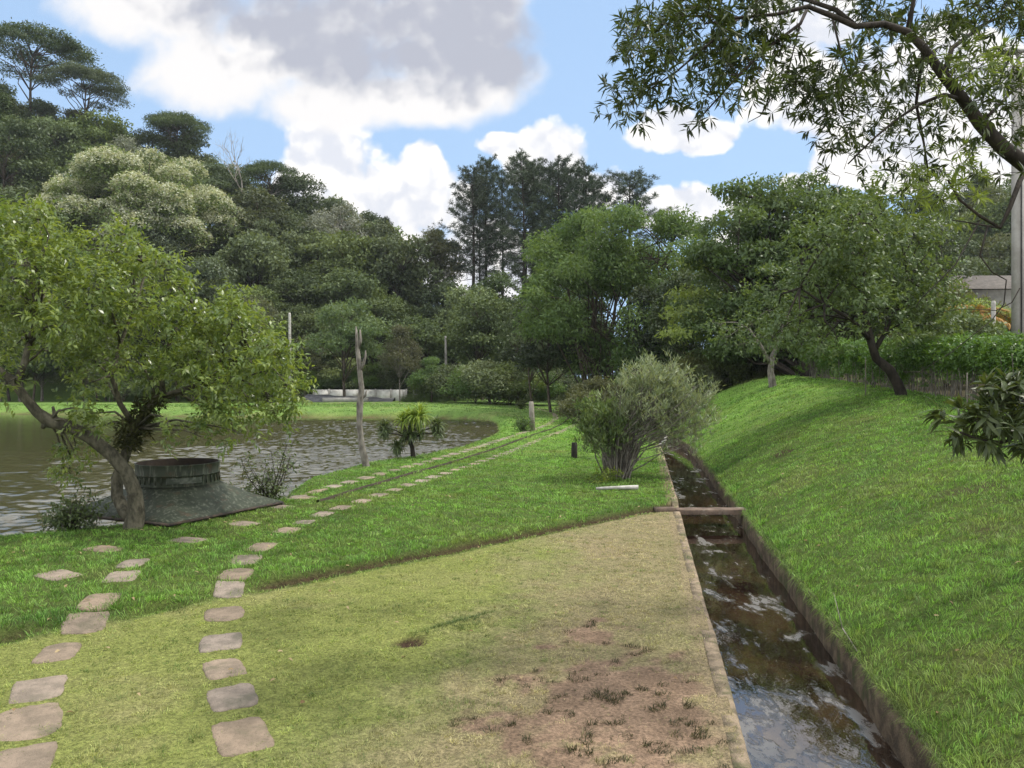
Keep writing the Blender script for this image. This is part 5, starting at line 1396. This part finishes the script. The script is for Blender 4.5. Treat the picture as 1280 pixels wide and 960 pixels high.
# lamp pole
p = at(1273, 500, 19); p[2] = gz(p[0], p[1])
root = empty('lamp_pole', p, 'tall grey concrete lamp pole at the right edge', 'lamp pole')
zt = at(0, 82, 19)[2]-p[2]
m = MB(); m.box((0, 0, zt/2-.2), (.21, .21, zt+.4), .25); m.build('shaft', M_CONC, root)
m = MB(); m.tube([(-.02, -.145, -.2), (-.02, -.145, zt*.98)], .018, 5); m.build('conduit', rough_mat('black_cable', (.03, .03, .03), (.05, .05, .05), 5, .6), root)
m = MB(); m.tube([(0, 0, zt-.1), (0, 0, zt+.22), (-.06, 0, zt+.34)], [.05, .045, .045], 7); arm = m.build('arm', M_CONC, root)
m = MB(); ang = np.linspace(0, 2*np.pi, 14, endpoint=False); rows_ = []
for t_, rw, rh in ((0, .05, .04), (.12, .10, .07), (.35, .15, .10), (.6, .14, .09), (.72, .04, .03)):
    rows_.append(np.column_stack([np.full(14, .2-t_), rw*np.cos(ang), zt+.36+rh*np.sin(ang)*np.where(np.sin(ang) > 0, 1.2, .7)-.08*t_]))
f = [];
for i in range(4):
    j = np.arange(14); f.append(np.stack([i*14+j, i*14+(j+1) % 14, (i+1)*14+(j+1) % 14, (i+1)*14+j], -1))
m.add(np.concatenate(rows_), [np.concatenate(f), np.arange(14)[None], (np.arange(14)+56)[None]]); m.build('lamp_head', rough_mat('lamp_metal', (.40, .40, .38), (.33, .33, .31), 3, .5), root, True)
# garden beyond: white post, dry palm, grey house front
p = at(1240, 462, 27); p[2] = gz(p[0], p[1]); post('white_post', p, at(1242, 376, 27), .075, .07, M_WHITE, 'white post in the garden left of the lamp pole', 'post')
def palm(u, v, Y, label, n, ln, mk, seed, hgt):
    p = at(u, v, Y); zb = gz(p[0], p[1]); rg = np.random.default_rng(seed); root = empty('garden_palm', (p[0], p[1], zb), label, 'palm')
    tb = MB(); tb.tube([(0, 0, -.2), (.05, 0, hgt*.5), (0, 0, hgt)], [.14, .12, .1], 7, wob=.1); cb = MB()
    for i in range(n):
        a = rg.uniform(0, 6.28); el = rg.uniform(.1, 1.1); d = np.array([math.cos(a)*math.cos(el), math.sin(a)*math.cos(el), math.sin(el)])
        t_ = np.linspace(.1, 1, 26)[:, None]; sp = np.array([0, 0, hgt])+d*ln*t_-np.array([0, 0, 1.])*ln*.55*t_**2
        tb.sticks(sp[:-1], sp[1:], .012, .008)
        for sg in (-1, 1):
            s_ = unit(np.cross(d, [0, 0, 1.]))*sg; cb.leaves(sp, np.broadcast_to(unit(d*.6+s_-np.array([0, 0, .35])), sp.shape)+rg.normal(size=sp.shape)*.1, np.broadcast_to([0, 0, 1.], sp.shape), ln*.28, .05, .1, .25)
    tb.build('trunk', B_DARK, root); cb.build('fronds', LM[mk], root)
palm(1262, 410, 30, 'yellow green palm in the garden behind the lamp pole', 26, 2.6, 'yellow', 71, 2.3)
palm(1218, 400, 29, 'palm with dried orange fronds in the garden left of the white post', 18, 1.3, 'orange', 72, 2.6)
p = at(1225, 362, 60); zb = gz(p[0], p[1]); root = empty('garden_house', (p[0], p[1], zb), 'grey house front seen between branches at the right', 'house')
zh = p[2]-zb
m = MB(); m.box((1.5, 0, zh/2-.4), (9, 5, zh+.2)); m.build('wall', rough_mat('house_render', (.19, .19, .17), (.13, .13, .115), 1.2, .95), root)
m = MB(); m.add(np.array([(-3.6, -3, zh-.3), (6.6, -3, zh-.3), (6.6, 3, zh-.3), (-3.6, 3, zh-.3), (-3.6, 0, zh+1.1), (6.6, 0, zh+1.1)]), [np.array([[0, 1, 5, 4], [2, 3, 4, 5]]), np.array([[0, 4, 3], [1, 2, 5]])]); m.build('roof', rough_mat('roof_tile', (.12, .105, .09), (.08, .07, .06), 3, .9), root)
for k in range(3):
    m = MB(); m.box((-1.5+k*2.6, -2.52, zh*.62), (1.1, .08, 1.2)); wf = m.build('window', rough_mat('window_dark', (.03, .035, .04), (.05, .05, .055), 3, .2) if k == 0 else bpy.data.materials['window_dark'], root)
for u, Y, sc_, lb in ((1205, 46, 1.0, 'olive garden shrub left of the house front'), (1238, 44, .8, 'olive garden shrub below the house front')):
    x = (u-640)/F*Y; place(PROTO['shrub'][1], (x, Y, gz(x, Y)), u, (sc_, sc_, sc_*1.5), lb)
# filler greenery on the crest beyond the hedge
for i in range(14):
    Y = rng.uniform(26, 44); u = rng.uniform(1110, 1320); x = (u-640)/F*Y
    if u > 1190 and Y < 36: continue
    k = i % 3; s = rng.uniform(.6, 1.0)
    place(PROTO['shrub'][k], (x, Y, gz(x, Y)-.2), rng.uniform(0, 6), (s, s, s*1.1), f"{('mid green', 'olive', 'bright green')[k]} garden shrub beyond the hedge", f"{('mid green', 'olive', 'bright green')[k]} garden shrubs beyond the hedge")

# ------------------------------------------------------------------ overhanging tree, trunk outside the frame on the right
def overhang():
    rg = np.random.default_rng(81); Y0 = 7.2
    b = np.array([6.6, 7.4, gz(6.6, 7.4)])
    root = empty('overhanging_tree', b, 'tree whose narrow leaved branches hang into the top right of the view', 'tree')
    T = lambda u, v, dy=0.: at(u, v, Y0+dy)-b
    tb = MB(); cb = MB(); yb = MB()
    tb.tube([(0, 0, -.3), (0, 0, 0), (-.05, 0, .8), (-.25, -.03, 1.6), T(1420, 300, .1), T(1345, 245), T(1285, 208)], [.24, .20, .16, .14, .115, .09, .075], 9, wob=.06)
    main = [T(1285, 208), T(1255, 185), T(1225, 155), T(1205, 125, -.05), T(1180, 95, -.1), T(1155, 60, -.1), T(1135, 40, -.15), T(1105, 30, -.15), T(1070, 33, -.2), T(1040, 20, -.2), T(1010, 8, -.2), T(970, 18, -.25), T(925, 22, -.3), T(880, 30, -.3)]
    tb.tube(main, [.072, .066, .06, .054, .048, .04, .036, .032, .028, .025, .022, .017, .013, .008], 7, wob=.08)
    br = [([T(1205, 125), T(1180, 118, -.2), T(1150, 130, -.3), T(1120, 150, -.3), T(1090, 175, -.3), T(1060, 205, -.3)], .02),
          ([T(1155, 60), T(1150, 90, .2), T(1145, 130, .3), T(1155, 180, .4), T(1160, 215, .4)], .022),
          ([T(1070, 33), T(1045, 12, .1), T(1010, 0, .2), T(960, -10, .2), T(900, -5, .1), T(850, 0, .0)], .028),
          ([T(1010, 8), T(1000, 30, -.2), T(960, 60, -.3), T(925, 92, -.4), T(900, 120, -.4), T(880, 142, -.4)], .018),
          ([T(925, 22), T(880, 60, -.3), T(845, 90, -.3), T(815, 110, -.3), T(785, 130, -.3)], .014),
          ([T(925, 22), T(870, 20, .2), T(830, 20, .3), T(800, 30, .3), T(785, 60, .3)], .014),
          ([T(1180, 95), T(1190, 60, .2), T(1230, 30, .3), T(1275, 10, .4)], .03), ([T(1135, 40), T(1140, 10), T(1150, -30)], .03),
          ([T(1225, 155), T(1250, 130, .2), T(1280, 100, .3)], .02),
          ([T(1040, 20), T(1050, 60, -.2), T(1060, 90, -.3), T(1070, 120, -.3)], .012),
          ([T(1285, 208), T(1275, 225, -.2), T(1262, 260, -.3), T(1250, 285, -.3), T(1225, 270, -.3), T(1200, 250, -.3), T(1185, 225, -.3)], .026),
          ([T(1250, 285, -.3), T(1210, 278, -.3), T(1190, 275, -.3)], .010), ([T(1225, 275, -.3), T(1195, 330, -.4), T(1150, 375, -.5), T(1145, 385, -.5)], .007),
          ([T(1235, 282, -.3), T(1225, 320, -.4), T(1240, 340, -.4), T(1258, 350, -.4), T(1255, 380, -.4), T(1240, 400, -.4), T(1190, 440, -.5), T(1150, 465, -.5)], .008),
          ([T(1275, 360, -.3), T(1265, 378, -.3), T(1245, 388, -.3), T(1200, 386, -.4), T(1178, 390, -.4)], .006),
          ([T(1150, 465, -.5), T(1130, 465, -.5), T(1126, 455, -.5)], .005), ([T(1000, 30, -.2), T(985, 90, -.3), T(950, 145, -.3), T(935, 153, -.3)], .008),
          ([T(1420, 300, .1), T(1400, 420, -.8), T(1340, 520, -1.3), T(1290, 535, -1.5), T(1255, 553, -1.6), T(1225, 550, -1.7), T(1200, 540, -1.7)], .02)]
    for ln, r in br: tb.tube(ln, np.linspace(r, r*.35, len(ln)), 5, wob=.06)
    def add(lst, mb, dens, L, W, vb, mult=1, **kw):
        pf = []
        for u, v, r in lst:
            for k in range(mult):
                q = r/F*Y0*rg.uniform(.7, 1); pf.append((T(u+rg.normal()*r*.25, v+rg.normal()*r*.25, rg.uniform(-1.1, 2.0)), np.array([q, q*1.2, q])))
        sprays(mb, rg, pf, dens, 9, .17, L, W, droop=.12, rosette=True, wood=tb, wr=.0035, vb=vb, inner=.1, **kw)
    A = [(775, 125, 22), (800, 110, 24), (765, 140, 14), (815, 30, 34), (800, 70, 26), (850, 40, 34), (840, 80, 26), (890, 25, 36), (900, 70, 30), (935, 60, 30), (870, 120, 22), (885, 135, 16), (940, 95, 26), (960, 30, 30), (980, 75, 26), (1000, 95, 26), (1020, 110, 26),
         (1045, 85, 24), (1060, 115, 24), (1085, 90, 26), (1010, 125, 18), (1050, 150, 22), (1085, 140, 24), (1060, 185, 18), (1050, 215, 12), (1100, 165, 22), (1120, 120, 26), (1110, 80, 26), (1150, 110, 24), (1180, 150, 24), (1160, 170, 22), (1140, 200, 20), (1100, 10, 28), (1060, 5, 28),
         (1010, 0, 26), (1140, 25, 28), (1200, 30, 34), (1240, 20, 34), (1270, 60, 28), (1210, 80, 24), (1180, 55, 26), (1260, 110, 24), (1240, 150, 22), (1275, 150, 20), (1215, 130, 18), (1220, 190, 20), (1255, 215, 14), (920, 0, 30), (860, 0, 30), (1085, 200, 14), (1270, 10, 30), (1100, 45, 22), (830, 120, 10), (790, 45, 18)]
    add(A, cb, 860, .12, .022, (0, .75))
    Bq = [(1190, 215, 24), (1165, 240, 26), (1205, 235, 22), (1145, 235, 22), (1180, 195, 20), (1120, 245, 20), (1205, 85, 24), (1190, 110, 20), (1265, 80, 16), (1190, 255, 18), (1150, 262, 16)]
    add(Bq, yb, 800, .13, .019, (.0, .3))
    Y0s = 5.6
    pf = []
    for u, v, r in ((1205, 530, 16), (1225, 535, 16), (1250, 530, 20), (1270, 515, 20), (1280, 540, 18), (1240, 510, 14), (1265, 490, 14), (1218, 548, 10), (1285, 500, 20), (1300, 530, 24)):
        q = r/F*Y0s; pf.append((at(u, v, Y0s+rg.uniform(-.15, .15))-b, np.array([q, q*1.3, q])))
    sprays(cb, rg, pf, 1000, 9, .13, .145, .030, droop=.25, rosette=True, wood=tb, wr=.003, vb=(.2, 1), inner=.1, long=True)
    tb.build('trunk', B_BLACK, root, True); cb.build('crown', LM['over'], root)
    y = yb.build('young_foliage', LM['yellow'], root); y['label'] = 'yellow green clumps of narrow young leaves'
overhang()

# fallen leaves
rg = np.random.default_rng(88); n = 260
yl = np.sqrt(rg.uniform(16, 260, n)); xl = (rg.uniform(-30, 1310, n)-640)/F*yl; sl_ = xl-ditch_c(yl)
kp = (pond_sd(xl, yl) > .3) & (np.abs(sl_) > .75); xl, yl = xl[kp], yl[kp]; n = len(xl)
mb = MB(); dl = rsphere(rg, n)*np.array([1, 1, .15])
mb.leaves(np.column_stack([xl, yl, ground(xl, yl)+rg.uniform(.015, .035, n)]), dl, np.array([0, 0, 1.])+.4*rsphere(rg, n), rg.uniform(.04, .085, n), rg.uniform(.018, .035, n), .2, .2, long=True)
tag(mb.build('fallen_leaves', leaf_mat('dry_leaf', (.16, .10, .045), (.36, .28, .16), .15, .7, .2, 0)), 'scattered dry fallen leaves on the lawns', 'fallen leaves', kind='stuff')

# thin summer haze over the valley
hz = MB(); hz.box((0, 90, 40), (520, 340, 120))
hm, hnt, hout = mat('haze_air'); pv = N(hnt, 'ShaderNodeVolumePrincipled'); pv.inputs['Color'].default_value = (.80, .88, .97, 1); pv.inputs['Density'].default_value = .00018; pv.inputs['Anisotropy'].default_value = .2
hnt.links.new(pv.outputs[0], hout.inputs['Volume'])
tag(hz.build('haze', hm), kind='stuff')

# any prototype that was never used must not stay in the scene
for lst in PROTO.values():
    for root, parts, used, H in lst:
        if not used:
            for p_ in parts: bpy.data.objects.remove(p_)
            bpy.data.objects.remove(root)
